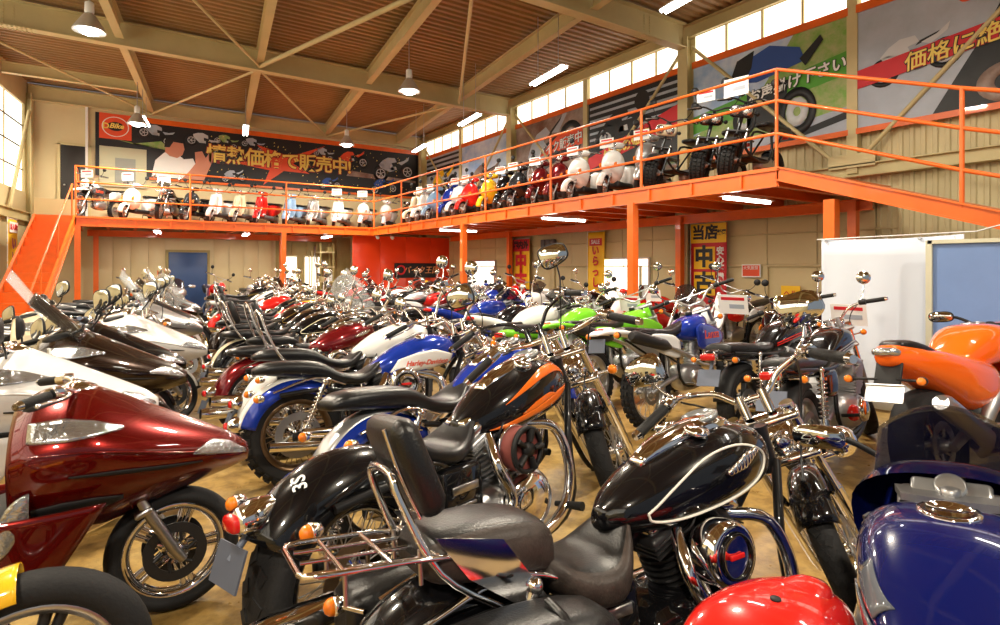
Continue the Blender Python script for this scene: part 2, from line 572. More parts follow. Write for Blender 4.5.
# clerestory windows on the right wall, bay by bay
bays = [(-4.6, 1.3), (1.6, 4.42), (4.58, 7.56), (7.84, 10.7), (10.86, 13.8), (14.1, 16.97), (17.13, 19.7)]
names = ['behind the ramp', 'above the grey motorcycle banner', 'above the grass banner', 'above the dark striped banner', 'above the brown banner', 'above the blue banner', 'above the farthest banner']
for (y0, y1), nm in zip(bays, names):
    w = struct(empty('window_%d' % wi, (XR - .1, (y0 + y1) / 2, 0)), 'bright frosted clerestory window strip ' + nm, 'window'); wi += 1
    n = 4 if y1 - y0 < 4 else 8
    pw = (y1 - y0) / n
    pm = MB().box((0, 0, 5.93), (.02, pw - .07, .58)).mesh('pane', PANE)
    for i in range(n):
        obj('pane', pm, w, (0, y0 + pw * (i + .5) - (y0 + y1) / 2, 0))
    mm = MB().box((-.01, 0, 5.93), (.03, .035, .58)).mesh('glazing_bar', BEIGESTEEL)
    for i in range(1, n):
        obj('glazing_bar', mm, w, (0, y0 + pw * i - (y0 + y1) / 2, 0))
    MB().box((-.02, 0, 5.62), (.04, y1 - y0, .04)).box((-.02, 0, 6.225), (.04, y1 - y0, .03)).build('window_frame', BEIGESTEEL, w)

# roof frames
for k, y in enumerate((13.98, 7.7, 1.45, -4.8)):
    b_ = MB()
    ibeam(b_, (XL(y), y, 6.47), (XR - .3, y, 6.47), .5, .22, .02)
    o = struct(b_.build('roof_beam', BEIGESTEEL), 'deep beige steel roof beam across the hall, %s' % ['far one holding the hanging braces', 'near one at the top of the picture', 'overhead behind the view', 'at the shop front'][k], 'beam')
    bl = MB()
    for xx in [XL(y) + .9 + i * .07 for i in range(9)] + [XR - 1.6 + i * .07 for i in range(9)]:
        for s_ in (-1, 1):
            bl.box((xx, y + s_ * .07, 5.963), (.032, .032, .02))
    for i in range(7):
        for xx in (XL(y) + 1.05, XL(y) + 1.2, XR - 1.45, XR - 1.3):
            bl.box((xx, y - .012, 6.05 + i * .055), (.028, .02, .028))
    bl.build('bolts', BEIGESTEEL, o)
PUR = (.13, 2.78, 5.35, 8.0)
nmp = ['leftmost', 'second from the left', 'third from the left', 'rightmost']
segs = [(13.9, 20.0, 'far bay'), (7.8, 13.85, 'middle bay'), (1.55, 7.6, 'near bay'), (-4.7, 1.4, 'front bay')]
for i, x in enumerate(PUR):
    for y0, y1, bn in segs:
        b_ = ibeam(MB(), (x + SK * (y0 - 14) , y0 + .1, 6.44), (x + SK * (y1 - 14), y1, 6.44), .34, .15, .016)
        struct(b_.build('roof_purlin', BEIGESTEEL), 'slimmer beige roof joist, %s of the %s' % (nmp[i], bn), 'beam')
b_ = ibeam(MB(), (XL(17.6) + .1, 17.6, 6.3), (PUR[0] + SK * 3.6 - .08, 17.6, 6.3), .26, .14)
struct(b_.build('roof_purlin', BEIGESTEEL), 'short beige cross joist at the upper left near the windows', 'beam')
def pur(i, y): return (PUR[i] + SK * (y - 14), y, 6.06)
for p, q, r_, nm in ((pur(1, 13.9), pur(0, 7.8), .03, 'from the far roof beam towards the upper left'), (pur(1, 13.9), pur(2, 7.8), .05, 'thick one rising to the right of centre'),
                 (pur(1, 14.1), pur(0, 20.), .03, 'in the far bay down to the red logo'), (pur(1, 14.1), pur(2, 20.), .03, 'in the far bay towards the banner lettering'),
                 (pur(3, 13.9), (4.75, 7.8, 6.06), .035, 'nearly upright in the picture top centre'), (pur(3, 14.1), pur(2, 20.), .035, 'in the far bay above the banner end'),
                 (pur(0, 20.), (XL(14.) + .1, 14.1, 6.06), .03, 'at the upper left in the far bay'),
                 (pur(1, 1.6), pur(2, 7.6), .05, 'in the near bay left'), (pur(3, 1.6), pur(2, 7.6), .05, 'in the near bay right')):
    struct(MB().tube([p, q], r_, 8).build('roof_brace', BEIGESTEEL), 'thin beige tubular roof brace, ' + nm, 'brace')

# ------------------------------------------------------------------ balcony
ZD = 2.75
dk = struct(empty('mezzanine'), 'orange painted steel balcony deck along the back and right walls', 'balcony')
MB().box((8.42, 10.7, ZD - .02), (3.14, 13.4, .04)).build('deck_plate', ORANGE, dk)
MB().box((4.62, 18.75, ZD - .02), (10.76, 2.7, .04)).build('deck_plate', ORANGE, dk)
def channel(p0, p1, h=.22, w=.07):
    return ibeam(MB(), p0, p1, h, w, .02, .012)
channel((6.87, 4.0, ZD - .03), (6.87, 17.42, ZD - .03)).build('edge_beam', ORANGE, dk)
channel((-.75, 17.4, ZD - .03), (6.9, 17.4, ZD - .03)).build('edge_beam', ORANGE, dk)
channel((6.85, 4.02, ZD - .03), (9.95, 4.02, ZD - .03)).build('edge_beam', ORANGE, dk)
channel((-.72, 17.4, ZD - .03), (-.72, 20.0, ZD - .03)).build('edge_beam', ORANGE, dk)
st = MB().box((0, 0, 0), (.05, .03, .16)).mesh('stiffener', ORANGE)
for i in range(17):
    obj('stiffener', st, dk, (6.855, 4.5 + i * .78, ZD - .14))
for i in range(10):
    o = obj('stiffener', st, dk, (-.3 + i * .78, 17.385, ZD - .14)); o.rotation_euler.z = R(90)
jm = MB(); ibeam(jm, (6.92, 0, ZD - .04), (9.95, 0, ZD - .04), .16, .08)
jm = jm.mesh('joist', ORANGE)
for i in range(16):
    obj('joist', jm, dk, (0, 4.9 + i * .8, 0))
jm = MB(); ibeam(jm, (0, 17.45, ZD - .04), (0, 20.0, ZD - .04), .16, .08)
jm = jm.mesh('joist', ORANGE)
for i in range(12):
    obj('joist', jm, dk, (-.1 + i * .62 , 0, 0))
channel((9.6, 4.1, ZD - .2), (9.6, 17.3, ZD - .2), .18, .1).build('cross_beam', ORANGE, dk)
channel((-.6, 19.85, ZD - .2), (6.3, 19.85, ZD - .2), .18, .1).build('cross_beam', ORANGE, dk)
# posts
pm = MB().box((0, 0, 1.26), (.125, .125, 2.52)).box((0, 0, .01), (.24, .24, .02)).mesh('orange_post', ORANGE)
for x, y, nm in ((6.87, 6.42, 'under the balcony edge at its second joist bay'), (6.87, 11.75, 'under the balcony edge near the orange partition'), (9.55, 7.65, 'against the beige wall beside the black and yellow flag'), (9.55, 4.35, 'behind the white sheet, the far one'),
              (9.55, 13.7, 'against the beige wall beside the far yellow flag'), (4.12, 17.42, 'under the back balcony edge right of the blue door'), (4.62, 19.8, 'behind the back balcony right of the blue door'), (-.4, 19.8, 'at the rear near the stair'), (-.72, 17.42, 'at the stair head corner')):
    o = obj('orange_post', pm, None, (x, y, 0)); struct(o, 'orange square steel post ' + nm, 'post')
o = MB().box((0, 0, 1.14), (.125, .125, 2.28)).build('orange_post', ORANGE, None, (6.9, 3.38, 0)); struct(o, 'orange square steel post holding the ramp above the white sheet', 'post')
# price notice on the far front post
tag(MB().box((6.8, 11.75, 1.55), (.006, .11, .3)).box((6.797, 11.75, 1.6), (.003, .08, .1)).build('post_notice', mat('notice_paper', '#e0a060', .6)), 'small paper notice taped to the orange post near the orange partition', 'notice')

# railings
rl = struct(empty('balcony_railing'), 'orange three-rail tube railing along the right balcony edge', 'railing')
for z in (3.97, 3.58, 3.17):
    MB().tube([(6.88, 4.03, z), (6.88, 17.4, z)], .021, 8).build('rail', ORANGE, rl)
pmesh = MB().tube([(0, 0, ZD - .02), (0, 0, 3.98)], .022, 8).mesh('post', ORANGE)
for y in (4.03, 6.25, 8.5, 10.8, 13.1, 15.3, 17.4):
    obj('post', pmesh, rl, (6.88, y, 0))
rl = struct(empty('balcony_railing'), 'orange three-rail tube railing along the back balcony edge', 'railing')
for z in (3.97, 3.58, 3.17):
    MB().tube([(-.76, 17.42, z), (6.88, 17.42, z)], .021, 8).build('rail', ORANGE, rl)
    MB().tube([(-.76, 17.42, z), (-.76, 18.7, z)], .021, 8).build('rail', ORANGE, rl)
for x, y in ((-.76, 17.42), (1.72, 17.42), (4.2, 17.42), (-.76, 18.7)):
    obj('post', pmesh, rl, (x, y, 0))
# ramp down towards the shop front
SL = .335
def rz(y): return ZD - (4.0 - y) * SL
ye = 4.0 - (ZD - .05) / SL
rp = struct(empty('loading_ramp'), 'orange steel loading ramp sloping down from the balcony end', 'ramp')
def skewbox(x0, x1, y0, y1, z0, z1):
    vs = []
    for y in (y0, y1):
        for x, z in ((x0, z0), (x1, z0), (x1, z1), (x0, z1)):
            vs.append((x, y, rz(y) + z))
    return MB().add(vs, [(0,1,2,3), (7,6,5,4), (0,4,5,1), (1,5,6,2), (2,6,7,3), (3,7,4,0)], False)
skewbox(6.9, 8.4, 4.0, ye, -.04, 0).build('ramp_plate', ORANGE, rp)
ibeam(MB(), (6.87, 4.0, ZD - .0), (6.87, ye, .05), .17, .07).build('side_beam', ORANGE, rp)
ibeam(MB(), (8.42, 4.0, ZD - .0), (8.42, ye, .05), .17, .07).build('side_beam', ORANGE, rp)
for z in (1.22, .83, .42):
    MB().tube([(6.88, 4.03, ZD + z), (6.88, 2.14, rz(2.14) + z - .1), (6.88, ye, .05 + z - .1)], .021, 8).build('rail', ORANGE, rp)
for y in (2.14, .3, -1.5, -3.3):
    MB().tube([(6.88, y, rz(y) - .05), (6.88, y, rz(y) + 1.12)], .022, 8).build('post', ORANGE, rp)

# stair at the back left, parallel to the left wall
sd = Vector((-SK, -1, 0)).normalized()
MS = Matrix.Translation((-1.17, 17.4, 0)) @ Matrix.Rotation(math.atan2(sd.y, sd.x), 4, 'Z')      # local x runs down the stair
sr = empty('steel_stair'); sr.matrix_world = MS
struct(sr, 'orange steel staircase up to the balcony at the back left', 'stairs')
nst = 14; rise = ZD / nst; run = rise / .72
tm = MB().box((run / 2, 0, -.015), (run + .03, .74, .03)).mesh('tread', ORANGE)
rm = MB().box((0, 0, -rise / 2), (.012, .74, rise)).mesh('riser', ORANGE)
for i in range(nst - 1):
    obj('tread', tm, sr, (i * run, 0, ZD - (i + 1) * rise))
    obj('riser', rm, sr, (i * run + .006, 0, ZD - i * rise))
for s_ in (-1, 1):
    a_, b_ = Vector((-.1, s_ * .385, ZD + .05)), Vector((nst * run, s_ * .385, .08))
    ibeam(MB(), a_, b_, .26, .05).build('stringer', ORANGE, sr)
    if s_ < 0: continue
    MB().tube([(.1, s_ * .37, ZD + .75), (nst * run, s_ * .37, .85)], .02, 8).build('handrail', ORANGE, sr)
    for i in (0, 5, 10):
        MB().tube([(i * run + .12, s_ * .37, ZD - i * rise - .1), (i * run + .12, s_ * .37, ZD - i * rise + .74)], .018, 8).build('baluster', ORANGE, sr)
MB().box((-.06, 0, ZD + .18), (.03, .8, .42)).build('landing_board', LINING, sr)
MB().box((-1.3, 0, ZD - .03), (2.4, .9, .06)).build('landing', ORANGE, sr)

# orange partition under the balcony corner
pt = struct(empty('orange_partition', (6.41, 18.0, 0)), 'bright orange partition boards under the balcony corner', 'partition')
opart = mat('orange_partition_paint', '#e8420c', .4, coat=.2)
for i, w in enumerate((.92, .92, .92, .75)):
    MB().box((i * .93 + w / 2, .03, 1.26), (w, .05, 2.52), bev=.004).build('board', opart, pt)
sg = tag(empty('shop_sign', (8.6, 17.96, 1.38)), 'dark shop sign with red emblem and orange script on the orange partition', 'sign')
MB().box((0, 0, 0), (1.55, .03, .5), bev=.006).build('sign_board', PRINTDK, sg)
RX90 = Matrix.Rotation(R(90), 4, 'X')
text('lettering', 'バイク王国', .27, mat('print_pale_orange', '#e8a060', .5), sg, Matrix.Translation((.2, -.018, 0)) @ RX90, shear=.25)
MB().lathe([(.17, 0), (.17, .012), (.11, .012), (.11, 0)], (-.55, -.03, .02), n=20, closed=True).build('emblem', PRINTRED, sg)

# doors
def door(n, label, M, w, h, m, handle_side=1, parts=True):
    o = struct(empty('door_%d' % n), label, 'door'); o.matrix_world = M
    MB().box((0, -.03, h / 2), (w, .05, h), bev=.006).build('door_leaf', m, o)
    fr = MB()
    for s_ in (-1, 1): fr.box((s_ * (w / 2 + .04), -.02, h / 2), (.07, .08, h + .08))
    fr.box((0, -.02, h + .04), (w + .15, .08, .07)).build('door_frame', ol if n == 1 else BEIGESTEEL, o)
    MB().ball((handle_side * (w / 2 - .09), -.085, h * .48), .028).build('door_knob', STEEL, o)
    return o
TB = lambda x, z: Matrix.Translation((x, YB - .01, z))
door(1, 'blue door in the cream panels under the back balcony', TB(1.92, 0), 1.05, 1.95, BLUEDOOR)
o = door(2, 'dark brown door with a small vent at the head of the stair', TB(-.9, ZD), .62, 2.15, DARKDOOR, -1)
MB().box((.03, -.06, .16), (.36, .02, .12)).build('vent', STEEL, o)
# white framed window on the back wall beside the banner logo
w = struct(empty('window_%d' % wi, (.25, YB - .06, 4.4)), 'white framed office window with a grey blind below the red logo', 'window'); wi += 1
fr = MB().box((0, 0, 0), (1.15, .06, 1.15)); fr.build('window_frame', mat('dull_white_frame', '#b9b89a', .5), w)
MB().box((.05, -.04, -.1), (.5, .02, .72)).build('pane', mat('grey_blind', '#8c8f86', .5), w)
# bright windows low in the back wall and glazed doors in the right wall
for x, ww, nm in ((4.98, .36, 'narrow bright'), (5.7, .52, 'wider bright')):
    w = struct(empty('window_%d' % wi, (x, YB - .05, 1.35)), nm + ' frosted window low in the back wall under the balcony', 'window'); wi += 1
    MB().box((0, 0, 0), (ww, .03, 1.0)).build('pane', PANE, w)
    MB().box((0, -.01, .52), (ww + .06, .05, .05)).box((-ww/2 - .02, -.01, 0), (.04, .05, 1.06)).box((ww/2 + .02, -.01, 0), (.04, .05, 1.06)).build('window_frame', BEIGESTEEL, w)
for k, (y0, y1, nm) in enumerate(((14.95, 16.6, 'far'), (8.75, 10.3, 'near'))):
    o = struct(empty('door_%d' % (3 + k), (XR - .1, (y0 + y1) / 2, 0)), nm + ' white glazed sliding door in the beige wall under the balcony', 'door')
    hw = (y1 - y0) / 2
    for s_ in (-1, 1):
        MB().box((0, s_ * hw / 2, .95), (.03, hw - .05, 1.5)).build('pane', PANE, o)
        MB().box((-.005, s_ * hw / 2, .1), (.04, hw - .03, .2)).box((-.005, s_ * hw, .85), (.05, .05, 1.7)).box((-.005, s_ * hw / 2, 1.7), (.05, hw, .04)).build('door_frame', STEEL, o)

# ------------------------------------------------------------------ lamps
def pendant(x, y, ztop, zbot, label):
    o = tag(empty('pendant_lamp', (x, y, 0)), label, 'lamp', 'bell shaped pendant lamps')
    MB().tube([(0, 0, ztop), (0, 0, zbot + .42)], .012, 6).build('stem', STEEL, o)
    MB().lathe([(.03, .46), (.06, .44), (.065, .3), (.05, .26)], (0, 0, zbot), 'z', 14).build('lamp_holder', WHITEMET, o)
    MB().lathe([(.05, .28), (.09, .24), (.15, .14), (.22, .02), (.225, 0), (.215, 0), (.14, .13), (.05, .26)], (0, 0, zbot), 'z', 22, closed=True).build('lamp_shade', mat('lamp_shade_steel', (.62, .62, .58), .35, .6), o)
    MB().ball((0, 0, zbot + .03), (.15, .15, .09)).build('bulb', BULB, o)
    L = bpy.data.lights.new('lamp_light', 'AREA'); L.shape = 'DISK'; L.size = .4; L.energy = LAMP_W; L.color = (1., .88, .70)
    lo = bpy.data.objects.new('lamp_light', L); COL.objects.link(lo); lo.parent = o; lo.location = (0, 0, zbot - .08)
for x, y, nm in ((-.3, 10.8, 'at the upper left'), (.5, 16.9, 'in front of the man on the long banner'), (4.98, 10.7, 'at top centre'), (5.65, 16.4, 'in front of the exclamation mark of the long banner'),
                 (-1.1, 4.6, 'over the scooter row'), (4.1, 4.6, 'over the middle rows'), (-2., -1.6, 'behind the view at the left'), (3.3, -1.6, 'behind the view at the right')):
    pendant(x, y, 6.12, 5.05 if y > 12 or x > 0 else 5.1, 'bell shaped steel pendant lamp hanging ' + nm)
def batten(p0, p1, label, hang=None, group='fluorescent battens', power=TUBE_W, twin=True):
    a_, b_ = Vector(p0), Vector(p1); c_ = (a_ + b_) / 2; L_ = (b_ - a_).length
    o = empty('fluorescent_batten', c_, math.atan2((b_ - a_).y, (b_ - a_).x)); tag(o, label, 'light', group)
    MB().box((0, 0, .05), (L_, .16, .05), taper=.6).build('batten_body', WHITEMET, o)
    tb = MB()
    for s_ in ((-1, 1) if twin else (0,)):
        tb.tube([(-L_/2 + .03, s_ * .045, 0), (L_/2 - .03, s_ * .045, 0)], .02, 8)
    tb.build('tube', TUBE, o)
    if hang:
        for s_ in (-1, 1):
            MB().tube([(s_ * L_ * .3, 0, .07), (s_ * L_ * .3, 0, hang - c_.z)], .008, 6).build('hanger', STEEL, o)
    L = bpy.data.lights.new('tube_light', 'AREA'); L.shape = 'RECTANGLE'; L.size = L_; L.size_y = .16; L.energy = power; L.color = (1., .94, .82)
    lo = bpy.data.objects.new('tube_light', L); COL.objects.link(lo); lo.parent = o; lo.location = (0, 0, -.04)
for i, (x, y, nm) in enumerate(((6.55, 5.0, 'at the top edge right of centre'), (7.0, 8.74, 'before the dark striped banner'), (7.45, 12.45, 'before the blue banner'), (7.95, 16.3, 'in the far corner'), (6.1, 1.2, 'behind the view over the ramp'))):
    batten((x - SK * .63, y - .63, 5.2), (x + SK * .63, y + .63, 5.2), 'hanging twin tube fluorescent light over the right balcony, ' + nm, 6.5)
batten((3.05, 17.1, 5.4), (3.25, 18.35, 5.4), 'fluorescent light end-on before the back banner lettering', 6.5, power=14.)
batten((.6, 17.3, 5.35), (.78, 18.5, 5.35), 'fluorescent light end-on beside the lamp at the red logo', 6.5, power=14.)
for x, y, nm in ((7.5, 4.85, 'nearest'), (7.5, 8.88, 'second'), (7.5, 13.15, 'farthest')):
    batten((x - .55, y, ZD - .3), (x + .62, y, ZD - .3), 'fluorescent tube under the right balcony, %s of the three' % nm, None, 'tubes under the balcony', 26., False)
for x, nm in ((.95, 'left of the blue door'), (3.2, 'right of the blue door'), (5.6, 'beside the orange partition')):
    batten((x, 17.75, ZD - .3), (x + .12, 18.9, ZD - .3), 'fluorescent tube under the back balcony, ' + nm, None, 'tubes under the balcony', 26., True)
for x in (7.0, 7.5):
    s_ = tag(empty('spot_lamp', (x, 17.5, ZD - .22)), 'small white spot lamp under the balcony before the orange partition, %s one' % ('left' if x < 7.2 else 'right'), 'lamp', 'small spot lamps')
    MB().tube([(0, 0, .1), (0, 0, 0)], .01, 6).build('bracket', WHITEMET, s_)
    MB().lathe([(.03, 0), (.05, .05), (.055, .16), (.045, .16)], (0, 0, -.02), 'z', 12, Matrix.Rotation(R(120), 4, 'X')).build('lamp_head', WHITEMET, s_)

# ------------------------------------------------------------------ banners (printed cloth)
RW = lambda y, z, off=.0: Matrix.Translation((XR - .14 - off, y, z)) @ Matrix.Rotation(R(-90), 4, 'Z') @ RX90      # local x -> -Y, y -> Z, z -> into the hall
BW = lambda x, z, off=.0: Matrix.Translation((x, YB - .05 - off, z)) @ RX90
def pr(parent, name, poly, m, M, th=.003, lay=1):
    o = MB().prism(poly, th).build(name, m, parent); o.matrix_local = M @ Matrix.Translation((0, 0, .004 * lay)); return o
def circ(cx, cy, r, n=22, ry_=None):
    return [(cx + r * math.cos(2 * math.pi * i / n), cy + (ry_ or r) * math.sin(2 * math.pi * i / n)) for i in range(n)]
def print_bike(parent, M, s, body, sx=1, lay=2, tilt=0.):
    """a flat printed motorcycle, s metres long, front wheel at local -x"""
    T = M @ Matrix.Rotation(tilt, 4, 'Z') @ Matrix.Diagonal((s * sx, s, 1, 1))
    k = MB(); T0 = Matrix.Translation((0, 0, 0))
    for cx_ in (-.36, .36):
        k.lathe([(.20, 0), (.20, .003), (.13, .003), (.13, 0)], (cx_, -.12, 0), 'z', 20, closed=True)
    k.prism([(-.36, -.14), (-.33, -.10), (-.2, .16), (-.25, .2)][::-1], .003)
    k.prism([(-.15, -.2), (.15, -.22), (.2, .05), (-.18, .08)], .003)
    k.prism([(.05, .1), (.42, .17), (.4, .2), (.1, .15)], .003)
    k.build('printed_machinery', PRINTDK, parent).matrix_local = T @ Matrix.Translation((0, 0, .004 * lay))
    b2 = MB().prism([(-.34, .02), (-.12, -.1), (.02, -.06), (-.04, .12), (.1, .14), (.06, .24), (-.12, .26), (-.26, .2), (-.38, .1)], .003)
    b2.prism([(.12, .12), (.3, .16), (.46, .26), (.42, .16), (.22, .06)][::-1], .003)
    b2.prism([(-.37, -.12 + .2), (-.28, -.12 + .215), (-.2, -.12 + .17), (-.28, -.12 + .19)], .003)
    b2.build('printed_bodywork', body, parent).matrix_local = T @ Matrix.Translation((0, 0, .004 * (lay + 1)))
    s2 = MB()
    for cx_ in (-.36, .36):
        s2.lathe([(.12, 0), (.12, .003), (.10, .003), (.10, 0)], (cx_, -.12, 0), 'z', 18, closed=True)
        for a_ in range(5):
            s2.prism([(-.008, 0), (.008, 0), (.008, .11), (-.008, .11)], .003, Matrix.Translation((cx_, -.12, 0)) @ Matrix.Rotation(a_ * 2 * math.pi / 5, 4, 'Z'))
    s2.prism([(-.1, -.05), (.08, -.05), (.06, .03), (-.08, .02)], .003)
    s2.build('printed_chrome', PRINTSILV, parent).matrix_local = T @ Matrix.Translation((0, 0, .004 * (lay + 1)))

ban = tag(empty('back_banner'), 'long black banner with gold Japanese lettering and orange border on the back wall', 'banner')
def rect(x0, x1, y0, y1): return [(x0, y0), (x1, y0), (x1, y1), (x0, y1)]
BX0, BX1, BZ0, BZ1 = -.42, 9.7, 4.12, 5.93
M0 = BW(0, 0)
pr(ban, 'cloth', rect(BX0, BX1, BZ0, BZ1), PRINTBLK, M0, .006, 0)
pr(ban, 'top_border', rect(.5, BX1, 5.78, 5.93), ORANGE, M0, .03, 1)
pr(ban, 'bottom_border', rect(.9, BX1, 4.1, 4.17), ORANGE, M0, .03, 1)
lg = pr(ban, 'logo_panel', rect(-.33, .45, 5.2, 5.93), PRINTORANGE, M0, .003, 2)
o = MB().lathe([(.33, 0), (.33, .003), (.305, .003), (.305, 0)], (0, 0, 0), 'z', 30, closed=True, squash=(1, .88)).build('logo_ring', PRINTWHT, lg); o.matrix_local = Matrix.Translation((.06, 5.56, .004))
pr(lg, 'logo_oval', circ(.06, 5.57, .2, 22, .13), PRINTBLK, Matrix(), .003, 1)
text('logo_lettering', 'Bike', .2, PRINTGOLD, lg, Matrix.Translation((.08, 5.58, .011)), ext=.002, shear=.3, bold=.006)
text('logo_number', 'D', .22, PRINTGOLD, lg, Matrix.Translation((-.17, 5.56, .011)), ext=.002, bold=.006)
# red star burst behind the lettering
pr(ban, 'burst', [(4.1, 4.2), (4.75, 4.72), (5.6, 4.7), (5.05, 5.0), (6.15, 5.72), (4.95, 5.22), (3.9, 5.5), (4.35, 5.05), (3.2, 4.85), (4.3, 4.7)], PRINTORANGE, M0, .003, 2)
tb = text('lettering_outline', '情熱価格で販売中!', .6, mat('print_dark_red', '#8e1a12', .5), ban, BW(4.75, 5.03, .014), ext=.003, bold=.034, spacing=.88)
text('lettering', '情熱価格で販売中!', .6, PRINTGOLD, ban, BW(4.75, 5.03, .024), ext=.003, bold=.012, spacing=.88)
# the printed man in a white shirt clapping his hands
pr(ban, 'printed_shirt', [(.95, 4.2), (2.15, 4.2), (2.2, 4.5), (2.05, 4.85), (1.8, 4.8), (1.55, 5.02), (1.28, 4.95), (1.05, 4.7)], PRINTWHT, M0, .003, 4)
pr(ban, 'printed_head', [(1.3, 4.98), (1.42, 4.86), (1.62, 4.82), (1.76, 4.92), (1.82, 5.1), (1.78, 5.3), (1.62, 5.4), (1.42, 5.38), (1.32, 5.2)], PRINTSKIN, M0, .003, 5)
pr(ban, 'printed_hair', [(1.28, 5.12), (1.32, 5.42), (1.55, 5.52), (1.78, 5.44), (1.8, 5.28), (1.52, 5.3), (1.42, 5.12)][::-1], PRINTBLK, M0, .003, 6)
pr(ban, 'printed_arms', [(1.75, 4.2), (2.35, 4.2), (2.55, 4.7), (2.66, 5.08), (2.5, 5.06), (2.4, 4.9), (2.3, 5.1), (2.1, 5.05), (2.12, 4.7), (1.95, 4.45)], PRINTSKIN, M0, .003, 6)
pr(ban, 'printed_fairing', [(.45, 5.12), (1.2, 5.28), (1.5, 5.02), (1.0, 5.06), (.1, 5.2)], PRINTGREEN, M0, .003, 3)
rnd = random.Random(4)
for i, (x, z, s, m) in enumerate(((1.1, 5.5, .9, PRINTGREY), (2.35, 5.42, .9, PRINTSILV), (3.0, 5.5, .7, PRINTGREEN), (3.8, 5.5, .7, PRINTGREY), (6.1, 5.45, .7, PRINTGREY), (7.1, 5.35, 1.1, PRINTORANGE), (8.7, 5.2, 1.5, PRINTGREY), (6.3, 4.45, .7, PRINTBLUE), (8.3, 4.5, 1.0, PRINTBLUE), (3.2, 4.42, .7, PRINTGREY))):
    print_bike(ban, BW(x, z), s, m, 1, 1, R(-18 if i < 5 else 8))
cf = MB()
for i in range(150):
    x, z = rnd.uniform(2.4, 9.4), rnd.uniform(4.25, 5.65); s = rnd.uniform(.015, .05)
    cf.prism([(0, 0), (s, .2 * s), (.6 * s, s)], .003, Matrix.Translation((x, z, 0)))
cf.build('printed_sparks', PRINTGOLD, ban).matrix_local = M0 @ Matrix.Translation((0, 0, .02))
pr(ban, 'printed_road', [(6.9, 4.75), (9.6, 4.7), (9.6, 4.78), (7.0, 4.95)], PRINTBROWN, M0, .003, 1)

def wall_banner(y0, y1, label, base, z0=3.68, z1=5.58):
    """origin at the banner's left end as seen from the hall"""
    o = empty('wall_banner'); o.matrix_world = RW(y1, 0)
    tag(o, label, 'banner', 'printed banners on the right wall')
    w = y1 - y0; I = Matrix()
    pr(o, 'cloth', rect(0, w, z0, z1), base, I, .006, 0)
    pr(o, 'top_border', rect(-.02, w + .02, z1 - .03, z1 + .1), ORANGE, I, .03, 1)
    pr(o, 'bottom_border', rect(-.02, w + .02, z0 - .06, z0 + .03), ORANGE, I, .03, 1)
    return o, w
I4 = Matrix()
def T2(x, y, a=0.): return Matrix.Translation((x, y, 0)) @ Matrix.Rotation(a, 4, 'Z')
# grey banner with a red ribbon
o, w = wall_banner(1.62, 4.42, 'grey printed banner with a red ribbon and two motorcycles by the ramp', PRINTGREY)
pr(o, 'ribbon', [(0, 4.33), (w, 4.68), (w, 4.98), (0, 4.62)], PRINTRED, I4, .003, 6)
text('lettering_outline', '価格に絶対の自信', .29, PRINTBLK, o, Matrix.Translation((1.8, 4.66, .034)) @ Matrix.Rotation(R(7), 4, 'Z'), ext=.002, bold=.016, shear=.15)
text('lettering', '価格に絶対の自信', .29, PRINTGOLD, o, Matrix.Translation((1.8, 4.66, .04)) @ Matrix.Rotation(R(7), 4, 'Z'), ext=.002, bold=.004, shear=.15)
print_bike(o, T2(.75, 4.66, R(6)), 1.1, PRINTSILV)
k = MB().prism([(1.0, 3.7), (2.3, 3.7), (2.5, 5.58), (1.9, 5.3), (1.55, 4.6)], .003); k.build('printed_tyre', PRINTDK, o).matrix_local = Matrix.Translation((0, 0, .012))
k = MB().lathe([(.62, 0), (.62, .003), (.3, .003), (.3, 0)], (1.9, 3.98, 0), 'z', 28, closed=True, squash=(.62, .45)); k.build('printed_engine', PRINTBROWN, o).matrix_local = Matrix.Translation((0, 0, .018))
pr(o, 'printed_headlight', circ(1.85, 5.42, .26, 22, .2), PRINTSILV, I4, .003, 5)
pr(o, 'printed_signal', circ(1.42, 5.25, .09, 14, .06), PRINTORANGE, I4, .003, 6)
# blue sky and grass banner
o, w = wall_banner(4.58, 7.55, 'printed banner of a blue motorcycle on sunny grass with white Japanese lettering', PRINTSKY)
pr(o, 'printed_meadow', [(0, 4.15), (1.5, 4.75), (2.1, 5.58), (w, 5.58), (w, 4.1), (1.6, 3.9), (0, 3.95)], PRINTGREEN, I4, .003, 1)
pr(o, 'printed_road', [(0, 3.7), (w, 3.7), (w, 4.1), (1.6, 3.92), (0, 3.98)], PRINTGREY, I4, .003, 2)
pr(o, 'printed_shadow', [(1.6, 3.72), (w, 4.02), (w, 3.9), (2.0, 3.7)], PRINTDK, I4, .003, 3)
pr(o, 'printed_stripe', [(0, 4.2), (w, 4.62), (w, 5.0), (0, 4.55)], mat('print_green', '#4f9a2c', .5), I4, .003, 2)
text('lettering_outline', 'お声掛け下さい', .25, PRINTBLK, o, Matrix.Translation((2.1, 4.72, .034)) @ Matrix.Rotation(R(6), 4, 'Z'), ext=.002, bold=.015, shear=.15)
text('lettering', 'お声掛け下さい', .25, PRINTWHT, o, Matrix.Translation((2.1, 4.72, .04)) @ Matrix.Rotation(R(6), 4, 'Z'), ext=.002, bold=.006, shear=.15)
pr(o, 'printed_fairing', [(.95, 5.0), (1.2, 5.36), (1.65, 5.5), (2.2, 5.3), (2.3, 5.05), (1.9, 4.98), (1.4, 4.9)], PRINTBLUE, I4, .003, 5)
pr(o, 'printed_cowl', [(.85, 5.05), (1.0, 5.4), (1.35, 5.5), (1.3, 5.2), (1.15, 4.95)][::-1], PRINTDK, I4, .003, 6)
